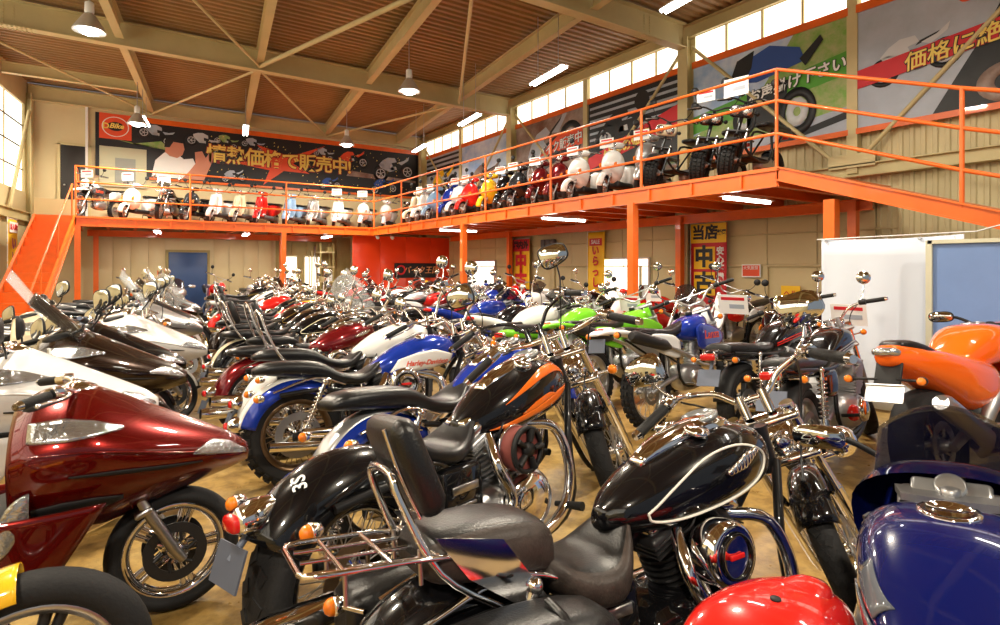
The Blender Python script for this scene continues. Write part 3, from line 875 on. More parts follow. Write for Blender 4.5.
pr(o, 'printed_tail', [(2.2, 5.1), (2.55, 5.4), (2.6, 5.3), (2.3, 4.95)][::-1], PRINTDK, I4, .003, 6)
for cx_, cy_, r_ in ((2.15, 4.2, .42), (1.15, 4.25, .3)):
    k = MB().lathe([(r_, 0), (r_, .003), (r_ * .62, .003), (r_ * .62, 0)], (cx_, cy_, 0), 'z', 28, closed=True, squash=(.8, 1)); k.build('printed_tyre', PRINTDK, o).matrix_local = Matrix.Translation((0, 0, .02))
    k = MB().lathe([(r_ * .6, 0), (r_ * .6, .003), (r_ * .2, .003), (r_ * .2, 0)], (cx_, cy_, 0), 'z', 10, closed=True, squash=(.8, 1)); k.build('printed_wheel', PRINTSILV, o).matrix_local = Matrix.Translation((0, 0, .016))
pr(o, 'printed_engine', [(1.2, 4.1), (1.9, 4.0), (2.0, 4.8), (1.2, 4.75)], PRINTDK, I4, .003, 4)
# dark striped banner
o, w = wall_banner(7.86, 10.68, 'dark striped printed banner with a red band beside the grass banner', PRINTDK)
for i in range(7):
    pr(o, 'printed_stripe', rect(.05, w - .05, 4.45 + i * .155, 4.51 + i * .155), PRINTGREY, I4, .003, 1)
pr(o, 'ribbon', [(0, 3.9), (w, 4.5), (w, 4.95), (0, 4.2)], PRINTRED, I4, .003, 3)
print_bike(o, T2(1.2, 4.75), 1.7, PRINTDK, 1, 2)
pr(o, 'printed_wheel', circ(1.75, 5.25, .22), PRINTBLK, I4, .003, 3)
text('lettering', '納得の価格', .3, PRINTGOLD, o, Matrix.Translation((1.3, 4.3, .03)) @ Matrix.Rotation(R(12), 4, 'Z'), ext=.002, bold=.006)
# brown banner with orange tag
o, w = wall_banner(10.88, 13.78, 'brown printed banner with a wheel and an orange tag of white Japanese letters', PRINTBROWN)
print_bike(o, T2(1.5, 4.75, R(24)), 2.4, PRINTGREY, 1, 1)
pr(o, 'tag_print', [(1.1, 4.55), (w, 4.62), (w, 5.05), (2.0, 5.05)], PRINTORANGE, I4, .003, 6)
text('lettering_outline', 'バイク販売中', .3, PRINTBLK, o, Matrix.Translation((2.0, 4.72, .034)) @ Matrix.Rotation(R(6), 4, 'Z'), ext=.002, bold=.014, shear=.1)
text('lettering', 'バイク販売中', .3, PRINTWHT, o, Matrix.Translation((2.0, 4.72, .04)) @ Matrix.Rotation(R(6), 4, 'Z'), ext=.002, bold=.004, shear=.1)
# blue banner, far banner
o, w = wall_banner(14.15, 16.95, 'plain sky blue printed banner with a motorcycle at its foot', PRINTSKY)
print_bike(o, T2(1.4, 4.3), 1.9, PRINTBROWN, 1, 2)
pr(o, 'printed_ground', rect(0, w, 3.7, 4.0), PRINTBROWN, I4, .003, 1)
o, w = wall_banner(17.15, 19.6, 'grey printed banner with a yellow motorcycle in the far corner', PRINTGREY)
print_bike(o, T2(1.25, 4.5, R(8)), 2.0, PRINTYEL, 1, 2)
for i in range(4):
    pr(o, 'printed_stripe', rect(0, w, 4.9 + i * .17, 4.98 + i * .17), PRINTDK, I4, .003, 1)

# ------------------------------------------------------------------ flags, notices, small wall things
def nobori(y, z0, z1, w, base, label, parts, M=None):
    o = tag(empty('nobori_flag'), label, 'flag', 'tall cloth sale flags'); o.matrix_world = M or RW(y, 0, .06)
    def fn(u, v):
        return ((u - .5) * w, z0 + (z1 - z0) * v, .012 * math.sin(u * 7 + v * 3))
    MB().sheet(fn, 10, 14, .003).build('cloth', base, o)
    MB().tube([(-w / 2 - .02, .0, 0), (-w / 2 - .02, z1 + .05, 0)], .011, 6).build('pole', WHITEPL, o)
    MB().tube([(-w / 2 - .03, z1 + .02, 0), (w / 2, z1 + .02, 0)], .008, 6).build('cross_rod', WHITEPL, o)
    for j in range(5):
        MB().box((-w / 2 - .012, z0 + .1 + (z1 - z0 - .2) * j / 4, 0), (.05, .05, .01)).build('loop', base, o)
    for kind, a_, m in parts:
        if kind == 'r':
            pr(o, 'printed_field', rect(*a_), m, I4, .003, 5)
        else:
            t_, x_, z_, s_, b_ = a_
            text('lettering', t_, s_, m, o, Matrix.Translation((x_, z_, .028)), ext=.002, bold=b_)
    return o
w = .82
nobori(7.15, .55, 2.36, w, PRINTRED, 'black and yellow on red sale flag beside the orange wall post',
       [('r', (-.41, .41, 1.98, 2.36), PRINTYEL), ('t', ('当店', -.07, 2.17, .3, .012), PRINTBLK), ('t', ('厳選', .3, 2.17, .11, .004), PRINTBLK), ('r', (-.33, .16, 1.46, 1.9), PRINTYEL), ('t', ('中', -.09, 1.68, .44, .02), PRINTBLK),
        ('r', (-.33, .16, .94, 1.4), PRINTYEL), ('t', ('古', -.09, 1.16, .44, .02), PRINTBLK), ('t', ('安\n心\n整\n備', .28, 1.55, .17, .006), PRINTWHT)])
nobori(13.45, .55, 2.3, .8, PRINTYEL, 'yellow sale flag with big red characters by the far wall post',
       [('r', (-.4, .4, 1.95, 2.3), PRINTRED), ('t', ('国内外', 0, 2.12, .24, .012), PRINTBLK), ('t', ('中', 0, 1.62, .56, .03), PRINTRED), ('t', ('古', 0, 1.08, .56, .03), PRINTRED)])
nobori(10.35, .5, 2.35, .58, PRINTYEL, 'narrow yellow sale flag with red lettering beside the glazed door',
       [('r', (-.22, .22, 2.02, 2.2), PRINTRED), ('t', ('SALE', 0, 2.11, .14, .004), PRINTWHT), ('t', ('い\nら\nっ\nし', 0, 1.5, .26, .01), PRINTRED)])
ML2 = ML @ Matrix.Translation((2.6, .32, 0)) @ Matrix.Rotation(R(180), 4, 'Z') @ RX90
nobori(0, .6, 2.6, .7, PRINTYEL, 'yellow sale flag with purple lettering by the left wall at the stair',
       [('r', (-.3, .3, 2.3, 2.55), PRINTWHT), ('t', ('新入荷!!', 0, 2.42, .15, .004), PRINTRED), ('t', ('い\nい\nね\nこ', 0, 1.55, .32, .014), PURPLE)], ML2)
o = tag(empty('wall_notice'), 'small red notice board with white border on the beige wall', 'notice'); o.matrix_world = RW(6.27, 1.43)
pr(o, 'board', rect(-.19, .19, -.12, .12), PRINTWHT, I4, .01, 0); pr(o, 'printed_field', rect(-.17, .17, -.1, .1), PRINTORANGE, I4, .003, 3)
text('lettering', '火気厳禁', .075, PRINTWHT, o, Matrix.Translation((0, .05, .02)), ext=.001)
o = tag(empty('wall_notice'), 'small yellow notice with red lettering low on the beige wall', 'notice'); o.matrix_world = RW(5.52, .95)
pr(o, 'board', rect(-.17, .17, -.22, .22), PRINTYEL, I4, .01, 0)
text('lettering', 'ヘル\nメット', .12, PRINTRED, o, Matrix.Translation((0, .02, .014)), ext=.001, bold=.003)
o = tag(empty('meter_box', (XR - .17, 12.25, 2.14)), 'row of small dark meter boxes high on the beige wall under the balcony', 'meters')
for i in range(3):
    MB().box((0, -.21 + i * .21, 0), (.1, .16, .22), bev=.02).build('meter', GREYPL, o)
for i, y in enumerate((1.72, 1.4)):
    o = tag(empty('wall_siren', (XR - .2, y, 2.42)), 'grey loudspeaker horn on the ribbed wall under the ramp, %s one' % ('left' if i == 0 else 'right'), 'loudspeaker')
    MB().lathe([(.04, -.12), (.05, -.02), (.09, .08), (.1, .1), (.09, .1)], axis='x', n=16, M=Matrix.Rotation(R(180), 4, 'Z')).build('horn', GREYPL, o)
    MB().box((.1, 0, .06), (.12, .03, .03)).build('bracket', STEEL, o)

# white sheet hung on a line and blue board
def sheet_fn(u, v):
    y = 3.36 - u * 1.32
    z = .03 + v * (1.78 - .02 * math.sin(u * math.pi) + .0)
    return (6.62 + .02 * math.sin(u * 9 + v) + .03 * (1 - v) * math.sin(u * 21 + 1.3), y, z)
o = tag(empty('hung_sheet'), 'white cloth sheet hung as a screen beside the blue board', 'sheet')
MB().sheet(sheet_fn, 40, 10, .004).build('cloth', TARP, o)
MB().tube([(6.62, 3.4, 1.81), (6.62, 1.95, 1.83), (6.9, 1.3, 2.05)], .006, 6).build('line', WHITEPL, o)
for i in range(5):
    MB().lathe([(.018, -.004), (.018, .004), (.01, .004), (.01, -.004)], (6.62, 3.3 - i * .3, 1.785), 'x', 10, closed=True).build('eyelet', STEEL, o)
o = tag(empty('blue_board', (6.4, 1.1, 0)), 'large blue partition board with pale frame at the right edge', 'board')
MB().box((.02, 0, .9), (.03, 2.26, 1.64)).build('board_face', BLUEBOARD, o)
fr = MB()
for y in (-1.14, 1.14): fr.box((0, y, .88), (.05, .05, 1.74))
fr.box((0, 0, 1.735), (.05, 2.3, .035)).box((0, 0, .08), (.05, 2.3, .05)).build('board_frame', mat('board_frame_alu', '#c8c8b4', .4, .3), o)
for y in (-1.0, 1.0):
    MB().box((0, y, .015), (.4, .05, .03)).build('foot', STEEL, o)

# storage shelf under the back balcony
o = tag(empty('storage_shelf', (6.0, 19.6, 0)), 'cluttered wooden storage shelf with boards and boxes under the back balcony', 'shelf')
for x in (-.22, .22):
    for y in (-.2, .2):
        MB().box((x, y, 1.15), (.05, .05, 2.3)).build('upright', ol, o)
for z in (.5, 1.0, 1.5, 2.0):
    MB().box((0, 0, z), (.52, .46, .04)).build('shelf_board', LINING, o)
for i, (x, z, s) in enumerate(((-.1, .62, .2), (.1, 1.13, .22), (-.08, 1.62, .2), (.12, 2.1, .16), (-.12, 1.12, .14))):
    c = MB().box((6.0 + x, 19.6, [.52, 1.02, 1.52, 2.02, 1.02][i] + s * .5 + .003), (s, .3, s), bev=.01).build('storage_box', [CREAM, WHITEPL, GREYPL, ol, LINING][i])
    tag(c, ['large cream', 'large white', 'grey', 'small olive', 'small cream'][i] + ' storage box on the wooden shelf under the balcony', 'box', 'boxes on the storage shelf')
for i in range(3):
    c = MB().tube([(5.42 + i * .07, 19.4, .0), (5.56 + i * .1, 19.95, 1.9 + .15 * i)], .025, 8).build('leaning_pole', [LINING, BEIGESTEEL, STEEL][i])
    tag(c, ['cream wooden', 'beige', 'grey steel'][i] + ' pole leaning against the wall beside the storage shelf', 'pole')
# ================================================================== MOTORCYCLE KIT
# bike space: x forward, y left, z up, origin on the ground under the rear axle
class Node:
    def __init__(s, name, me, steer=False, label=None):
        s.name, s.me, s.steer, s.kids, s.label = name, me, steer, [], label
class Proto:
    def __init__(s):
        s.parts = []; s.axis_p = Vector((1.25, 0, .95)); s.rake = 30.
    def add(s, name, mb, m, steer=False, under=None, label=None):
        me = mb.mesh(name, m) if isinstance(mb, MB) else mb
        n = Node(name, me, steer, label)
        (under.kids if under else s.parts).append(n)
        return n

def put(P, name, loc, rz, label, cat, group=None, lean=8., steer=34., paints=None, skip=(), scale=1.):
    """place a copy of a prototype: every part is an object of its own that shares the mesh"""
    r = empty(name)
    r.matrix_world = Matrix.Translation(loc) @ Matrix.Rotation(R(rz), 4, 'Z') @ Matrix.Rotation(R(-lean), 4, 'X') @ Matrix.Scale(scale, 4)
    tag(r, label, cat, group)
    rk = R(P.rake)
    ax = Vector((-math.sin(rk), 0, math.cos(rk)))
    S = Matrix.Translation(P.axis_p) @ Matrix.Rotation(R(steer), 4, ax) @ Matrix.Translation(-P.axis_p)
    paints = paints or {}
    def mk(n, par, M):
        o = bpy.data.objects.new(n.name, n.me); COL.objects.link(o); o.parent = par
        if M is not None: o.matrix_local = M
        if n.label: o['label'] = n.label
        k = n.me.materials[0].name if n.me.materials else None
        if k in paints:
            o.material_slots[0].link = 'OBJECT'; o.material_slots[0].material = paints[k]
        for c in n.kids:
            if c.name not in skip: mk(c, o, None)
    for n in P.parts:
        if n.name in skip: continue
        mk(n, r, S if n.steer else None)
    return r

def both(fn):
    for s in (1, -1): fn(s)

# ---------------- wheels
_wc = {}
def wheel(P, name, c, Rt, wt, rim_r, style='wire', steer=False, tread='road', spokes=CHROME, rimm=CHROME, disc=True, disc_r=.14, disc_side=(1,), discm=STEEL, nsp=5, hubm=CHROME, white=False):
    key = (Rt, wt, rim_r, style, tread, spokes.name, rimm.name, nsp)
    if key not in _wc:
        h = wt / 2
        t = MB(); n = 48
        prof = [(rim_r, -h * .62), (rim_r + .012, -h * .8), (Rt - .055, -h * 1.0), (Rt - .028, -h * .96), (Rt - .010, -h * .66), (Rt - .001, -h * .3), (Rt, 0),
                (Rt - .001, h * .3), (Rt - .010, h * .66), (Rt - .028, h * .96), (Rt - .055, h), (rim_r + .012, h * .8), (rim_r, h * .62), (rim_r - .004, 0)]
        if tread == 'knob':
            prof = [(a - .014 if a > Rt - .04 else a, b) for a, b in prof]
        t.lathe(prof, n=n, closed=True)
        if tread == 'knob':
            m = 30
            for i in range(m):
                for k, yy in enumerate((-.82, -.3, .3, .82)):
                    a = 2 * math.pi * (i + (.5 if k in (0, 3) else 0)) / m
                    M = Matrix.Rotation(a, 4, 'Y') @ Matrix.Translation((0, yy * h, Rt - .012 - (.022 if abs(yy) > .5 else 0))) @ Matrix.Rotation(R(-38 if yy < -.5 else 38 if yy > .5 else 0), 4, 'X')
                    t.box((0, 0, 0), (.034, h * .4, .028), taper=.85, M=None) if False else t.add(
                        [(x, y, z) for z in (-.014, .014) for x, y in ((-.017, -h * .2), (.017, -h * .2), (.017, h * .2), (-.017, h * .2))],
                        [(0,3,2,1), (4,5,6,7), (0,1,5,4), (1,2,6,5), (2,3,7,6), (3,0,4,7)], False, M)
        elif tread == 'road':
            m = 26
            for i in range(m):       # proud tread bars between the grooves
                for sd in (-1, 1):
                    a = 2 * math.pi * (i + (.5 if sd > 0 else 0)) / m
                    M = Matrix.Rotation(a, 4, 'Y') @ Matrix.Translation((0, sd * h * .36, Rt - .0045)) @ Matrix.Rotation(R(-sd * 11), 4, 'X') @ Matrix.Rotation(R(sd * 28), 4, 'Z')
                    t.add([(x, y, z) for z in (-.006, .004) for x, y in ((-.019, -h * .26), (.019, -h * .26), (.019, h * .26), (-.019, h * .26))],
                          [(4,5,6,7), (0,1,5,4), (1,2,6,5), (2,3,7,6), (3,0,4,7)], False, M)
        tire = t.mesh('tire', RUBBER)
        r_ = MB().lathe([(rim_r + .008, -h * .66), (rim_r + .008, -h * .58), (rim_r - .012, -h * .5), (rim_r - .022, 0), (rim_r - .012, h * .5), (rim_r + .008, h * .58), (rim_r + .008, h * .66),
                         (rim_r - .008, h * .66), (rim_r - .026, h * .45), (rim_r - .034, 0), (rim_r - .026, -h * .45), (rim_r - .008, -h * .66)], n=44, closed=True)
        rim = r_.mesh('rim', rimm)
        s_ = MB()
        if style == 'wire':
            for i in range(32):
                a = 2 * math.pi * i / 32; sd = 1 if i % 2 else -1; b = a + (.42 if (i // 2) % 2 else -.42)
                s_.tube([(.045 * math.cos(b), sd * .035, .045 * math.sin(b)), ((rim_r - .03) * math.cos(a), sd * .006, (rim_r - .03) * math.sin(a))], .0026, 4, cap=False)
        elif style == 'cast':
            for i in range(nsp):
                a = 2 * math.pi * i / nsp
                for da in (-.1, .1):
                    p0 = Vector((math.cos(a + da * 2.2) * .05, 0, math.sin(a + da * 2.2) * .05)); p1 = Vector((math.cos(a + da) * (rim_r - .02), 0, math.sin(a + da) * (rim_r - .02)))
                    s_.tube([p0, (p0 + p1) / 2, p1], [.022, .014, .017], 6, flat=1.)
        elif style == 'solid':
            s_.lathe([(.04, -.045), (.1, -.03), (rim_r - .03, -.02), (rim_r - .02, 0), (rim_r - .03, .02), (.1, .03), (.04, .045)], n=36)
            for i in range(nsp * 2):
                a = 2 * math.pi * i / (nsp * 2)
                for sd in (-1, 1):
                    s_.ball((math.cos(a) * rim_r * .66, sd * .024, math.sin(a) * rim_r * .66), (.02, .006, .02), 8, 4)
        sp = s_.mesh('spokes', spokes)
        _wc[key] = (tire, rim, sp)
    tire, rim, sp = _wc[key]
    # shift the shared meshes to the axle: one shifted copy per position
    def at(me, tagc=('at',)):
        k2 = (me.name, tuple(round(q, 4) for q in c))
        if k2 not in _wc:
            m2 = me.copy(); m2.transform(Matrix.Translation(Vector(c))); _wc[k2] = m2
        return _wc[k2]
    hub = MB().lathe([(.02, -wt * .75), (.03, -wt * .55), (.055, -.05), (.042, -.03), (.042, .03), (.055, .05), (.03, wt * .55), (.02, wt * .75)], c, n=18)
    W = P.add(name, hub, hubm, steer)
    P.add('tire', at(tire), None, under=W); P.add('rim', at(rim), None, under=W); P.add('spokes', at(sp), None, under=W)
    if disc:
        for sd in disc_side:
            y = sd * max(wt * .42, .055)
            d = MB().lathe([(disc_r, y - .0025), (disc_r, y + .0025), (disc_r * .66, y + .0025), (disc_r * .66, y - .0025)], c, n=32, closed=True, smooth=False)
            for i in range(6):
                a = i * math.pi / 3
                d.tube([(c[0] + .05 * math.cos(a), y * .9, c[2] + .05 * math.sin(a)), (c[0] + disc_r * .7 * math.cos(a + .3), y, c[2] + disc_r * .7 * math.sin(a + .3))], .008, 5)
            P.add('brake_disc', d, discm, under=W)
    return W

# ---------------- small common parts
def grip_pair(P, pts_of, r=.017, gm=GRIPR, chrome_end=True, lever=True, swm=CHROME, levm=CHROME):
    """pts_of(s) -> (inner end, outer end) of the grip on side s"""
    for s in (1, -1):
        a, b = [Vector(q) for q in pts_of(s)]
        d = (b - a).normalized()
        g = P.add('grip', MB().tube([a, a + d * .01, b - d * .012, b], [r * .95, r * 1.08, r * 1.08, r], 12), gm, True)
        P.add('grip_end', MB().tube([b, b + d * .02], [r * 1.1, r * .8], 12), CHROME if chrome_end else DARKMETAL, under=g)
        sw = MB()
        sw.tube([a - d * .055, a - d * .005], [r * 1.35, r * 1.5], 10)
        sw.box(a - d * .03 + Vector((.012, 0, .006)), (.05, .05, .04), bev=.008)
        P.add('switch_box', sw, swm, True)
        if lever:
            f = Vector((1, 0, -.12)).normalized()
            q0 = a - d * .05 + f * .025
            lv = MB().tube([q0, q0 + d * .03 + f * .03, q0 + d * .1 + f * .042, b + f * .05, b + d * .01 + f * .058], [.009, .008, .006, .0065, .008], 8, k=3, flat=.7)
            lv.ball(b + d * .012 + f * .058, .009, 8, 6)
            P.add('lever', lv, levm, True)

def mirror(P, base, top, shape='round', size=.055, m=CHROME, tilt=0., facing=(-1, 0, -.03)):
    for s in (1, -1):
        b = Vector((base[0], base[1] * s, base[2])); t = Vector((top[0], top[1] * s, top[2]))
        mid = (b + t) / 2 + Vector((.015, s * .01, -.02))
        st = MB().tube([b, mid, t + Vector((.012, 0, 0))], .0055, 8, k=4)
        S_ = P.add('mirror', st, m, True)
        f = Vector((facing[0], facing[1] * s, facing[2])).normalized()
        up = Vector((0, 0, 1)); sd = up.cross(f).normalized(); up = f.cross(sd)
        def ring(kx, kz, off):
            out = []
            for i in range(22):
                a = 2 * math.pi * i / 22
                x, z = math.cos(a), math.sin(a)
                if shape == 'wide':
                    e = 3.2; x = math.copysign(abs(x) ** (2 / e), x); z = math.copysign(abs(z) ** (2 / e), z) * (1 + .18 * x * s)
                out.append(t + sd * x * kx + up * z * kz + f * off)
            return out
        kx, kz = (size, size) if shape == 'round' else (size * 1.28, size * .95)
        sh = MB().loft([ring(kx * .25, kz * .25, -.03), ring(kx * .7, kz * .7, -.024), ring(kx, kz, -.006), ring(kx, kz, .004)])
        sh_n = P.add('mirror_shell', sh, m, under=S_)
        P.add('mirror_glass', MB().loft([ring(kx * .92, kz * .92, .003), ring(kx * .9, kz * .9, .006)]), MIRROR, under=S_)

def signal(P, name, at, out, m=CHROME, steer=False, r=.026, lens=AMBER):
    for s in (1, -1):
        a = Vector((at[0], at[1] * s, at[2])); b = a + Vector((out[0], out[1] * s, out[2]))
        n = P.add(name, MB().tube([a, b], .007, 6).lathe([(.006, .03), (r * .8, .02), (r, .0), (r, -.012)], b, 'x', 14), m, steer)
        P.add('signal_lens', MB().lathe([(r * .95, -.011), (r * .85, -.026), (r * .5, -.036), (.002, -.039)], b, 'x', 14), lens, under=n)

def headlight(P, c, r=.085, depth=.14, m=CHROME, steer=True):
    n = P.add('headlight', MB().lathe([(.012, -depth), (r * .5, -depth * .85), (r * .85, -depth * .45), (r, -.02), (r * 1.04, 0), (r * 1.04, .012), (r * .95, .014)], c, 'x', 26), m, steer)
    P.add('headlight_lens', MB().lathe([(r * .95, .012), (r * .8, .03), (r * .4, .042), (.002, .046)], c, 'x', 24), CLEAR, under=n)
    return n

def fork(P, ax, rake, ztop, half, rl=.026, ru=.021, lm=CHROME, um=CHROME, split=.45):
    t = math.tan(R(rake))
    X = lambda z: ax[0] - (z - ax[2]) * t
    for s in (1, -1):
        zm = ax[2] + (ztop - ax[2]) * split
        n = P.add('fork_leg', MB().tube([(X(ax[2] - .03) + .015, s * half, ax[2] - .03), (X(ax[2] + .02) + .005, s * half, ax[2] + .02), (X(zm), s * half, zm)], [rl * .8, rl, rl], 14), lm, True)
        P.add('fork_tube', MB().tube([(X(zm), s * half, zm), (X(zm + .015), s * half, zm + .015), (X(ztop), s * half, ztop)], [rl * .98, ru, ru], 12).tube([(X(ztop), s * half, ztop), (X(ztop + .015), s * half, ztop + .015)], ru * 1.25, 12), um, under=n)
    tc = MB()
    for z in (ztop - .02, ztop - .17):
        tc.box((X(z) - .015, 0, z), (.075, half * 2 + .06, .03), Matrix.Rotation(R(-rake), 4, 'Y'), bev=.012)
    P.add('triple_clamp', tc, lm, True)
    P.axis_p = Vector((X(ztop) - .045, 0, ztop)); P.rake = rake
    return X

def arc_fender(c, Rr, w, a0, a1, n=22, skirt=.06, th=.004, taper=None, crown=.25):
    """mudguard round axle c from angle a0 to a1 (deg, 0 = forward, 90 = up)"""
    rings = []
    m = 9
    for i in range(n + 1):
        u = i / n
        a = R(a0 + (a1 - a0) * u)
        k = 1. if not taper else taper(u)
        out = []; inn = []
        for j in range(m):
            v = -1 + 2 * j / (m - 1)
            q = v * math.pi / 2
            y = w * k * math.sin(q) if abs(v) < .99 else w * k * v
            rr = Rr - (1 - math.cos(q)) * skirt * k
            for lst, rr2, y2 in ((out, rr, y), (inn, rr - th, y * (1 - th / max(w, .01)))):
                lst.append((c[0] + rr2 * math.cos(a), c[1] + y2, c[2] + rr2 * math.sin(a)))
        rings.append(out + inn[::-1])
    return MB().loft(rings)

def coil(a, b, r, wire, turns, n=10):
    a, b = Vector(a), Vector(b); d = b - a; L = d.length; d.normalize()
    u = d.orthogonal().normalized(); v = d.cross(u)
    pts = []
    for i in range(turns * n + 1):
        t = i / (turns * n); q = 2 * math.pi * i / n
        pts.append(a + d * L * t + (u * math.cos(q) + v * math.sin(q)) * r)
    return MB().tube(pts, wire, 5)
def shocks(P, a, b, half, spring=CHROME, r=.028):
    for s in (1, -1):
        A, B = Vector((a[0], half * s, a[2])), Vector((b[0], half * s, b[2])); d = B - A
        n = P.add('shock_absorber', MB().tube([A, A + d * .3], r * .55, 10).tube([A + d * .3, B], r * .38, 10).ball(A, r * .8).ball(B, r * .9).tube([A + d * .86, A + d * .97], r * 1.25, 12).tube([A + d * .13, A + d * .18], r * 1.2, 12), spring)
        P.add('coil_spring', coil(A + d * .17, A + d * .87, r, .0055, 9), spring, under=n)

def fin_cyl(base, top, r, nf=10, core=.8, n=20):
    a, b = Vector(base), Vector(top); d = b - a; L = d.length; d.normalize()
    q = Vector((0, 0, 1)).rotation_difference(d).to_matrix().to_4x4()
    prof = []
    for i in range(nf):
        z = L * (i + .2) / nf; t = L / nf * .42
        k = r * (.92 + .08 * math.sin(math.pi * (i + 1) / nf))
        prof += [(r * core, z), (k, z + .0005), (k, z + t), (r * core, z + t + .0005)]
    return MB().lathe([(r * core, 0)] + prof + [(r * core, L)], a, 'z', n, q, smooth=False)

def vtwin(P, x=.70, z=.44, spread=23, tall=.30, rc=.083, head=CHROME, cyl=DARKMETAL, case=STEEL, airc='round', airm=CHROME, rods=CHROME, airw=.11, air_ring=None):
    cs = MB().body([(x - .26, .40, .34, .26, .10), (x - .22, .46, .35, .22, .13), (x - .1, .49, .36, .20, .145), (x + .1, .49, .36, .2, .145), (x + .2, .46, .36, .23, .135), (x + .25, .4, .34, .27, .1)], 24, 3.5)
    e = P.add('engine_case', cs, case)
    P.add('cam_cover', MB().lathe([(.0, -.205), (.06, -.203), (.105, -.19), (.115, -.17), (.115, -.13)], (x + .02, 0, .38), n=26, squash=(1.25, 1)), CHROME, under=e)
    P.add('primary_cover', MB().body([(x - .3, .4, .34, .28, .02), (x - .26, .44, .34, .25, .05), (x, .46, .35, .24, .06), (x + .22, .43, .34, .26, .05), (x + .27, .38, .34, .3, .02)], 16, 3, y0=.16), CHROME, under=e)
    for sgn in (-1, 1):
        dx = math.sin(R(spread)) * sgn; dz = math.cos(R(spread))
        b = Vector((x + dx * .06, 0, z)); t = b + Vector((dx, 0, dz)) * tall * .72
        c = P.add('cylinder', fin_cyl(b, t, rc, 10), cyl)
        rot = Matrix.Rotation(R(spread * sgn), 4, 'Y')
        hd = MB()
        hd.box(t + Vector((dx, 0, dz)) * .02, (rc * 2.05, rc * 2.3, .045), rot, bev=.015)
        for k in range(3): hd.box(t + Vector((dx, 0, dz)) * (-.012 + .016 * k), (rc * 2.15, rc * 2.4, .006), rot)
        P.add('cylinder_head', hd, cyl, under=c)
        P.add('rocker_cover', MB().box(t + Vector((dx, 0, dz)) * .066, (rc * 1.85, rc * 2.15, .06), rot, bev=.024).box(t + Vector((dx, 0, dz)) * .1, (rc * 1.2, rc * 1.5, .03), rot, bev=.012), head, under=c)
        for k in (0, 1):
            p0 = Vector((x + sgn * (.03 + .035 * k), -.155, .44)); p1 = t + Vector((dx * .0 + sgn * (-.03 + .04 * k), -rc * .95, .0))
            P.add('pushrod_tube', MB().tube([p0, p0.lerp(p1, .2), p0.lerp(p1, .22), p1], [.013, .013, .009, .009], 8), rods, under=c)
        P.add('spark_lead', MB().tube([t + Vector((-.02 * sgn, -rc * .9, -.01)), t + Vector((-.05 * sgn, -rc * 1.5, .04)), (x, -.1, t.z + .12)], .004, 6, k=4), PLASTIC, under=c)
    za = z + tall * .52
    if airc == 'round':
        a = P.add('air_cleaner', MB().lathe([(airw, -.13), (airw * 1.02, -.145), (airw * 1.02, -.2), (airw * .93, -.222), (airw * .72, -.23), (airw * .66, -.222), (airw * .2, -.224), (.001, -.226)], (x, 0, za), n=34), airm)
        P.add('air_cleaner_ring', MB().lathe([(airw * .68, -.226), (airw * .68, -.236), (airw * .6, -.236), (airw * .6, -.226)], (x, 0, za), n=30, closed=True), CHROME if airm != CHROME else BLACKPAINT, under=a)
        P.add('air_cleaner_badge', MB().box((x, -.23, za), (airw * .6, .01, airw * .16), bev=.003), REDLENS if airm == CHROME else STEEL, under=a)
    elif airc == 'spoke':          # open filter with a five-spoke black face
        a = P.add('air_filter', MB().lathe([(airw, -.13), (airw, -.2), (airw * .97, -.2)] , (x, 0, za), n=40), mat('filter_element', '#7a3b35', .7))
        f = MB().lathe([(airw * 1.05, -.2), (airw * 1.05, -.214), (airw * .88, -.218), (airw * .86, -.2)], (x, 0, za), n=40, closed=True)
        f.lathe([(airw * .34, -.2), (airw * .34, -.22), (.001, -.224)], (x, 0, za), n=24)
        for i in range(5):
            a_ = 2 * math.pi * i / 5
            f.tube([(x + math.cos(a_) * .03, -.214, za + math.sin(a_) * .03), (x + math.cos(a_) * airw * .9, -.21, za + math.sin(a_) * airw * .9)], [.016, .024], 6, flat=.6)
        P.add('filter_face', f, PLASTIC, under=a)
        P.add('filter_ring', MB().lathe([(airw * 1.06, -.125), (airw * 1.06, -.14), (airw * .9, -.14), (airw * .9, -.125)], (x, 0, za), n=36, closed=True), CHROME, under=a)
    return e

def pipe(P, pts, r, m=CHROME, k=5, name='exhaust_pipe', under=None):
    return P.add(name, MB().tube(pts, r, 14, k=k), m, under=under)

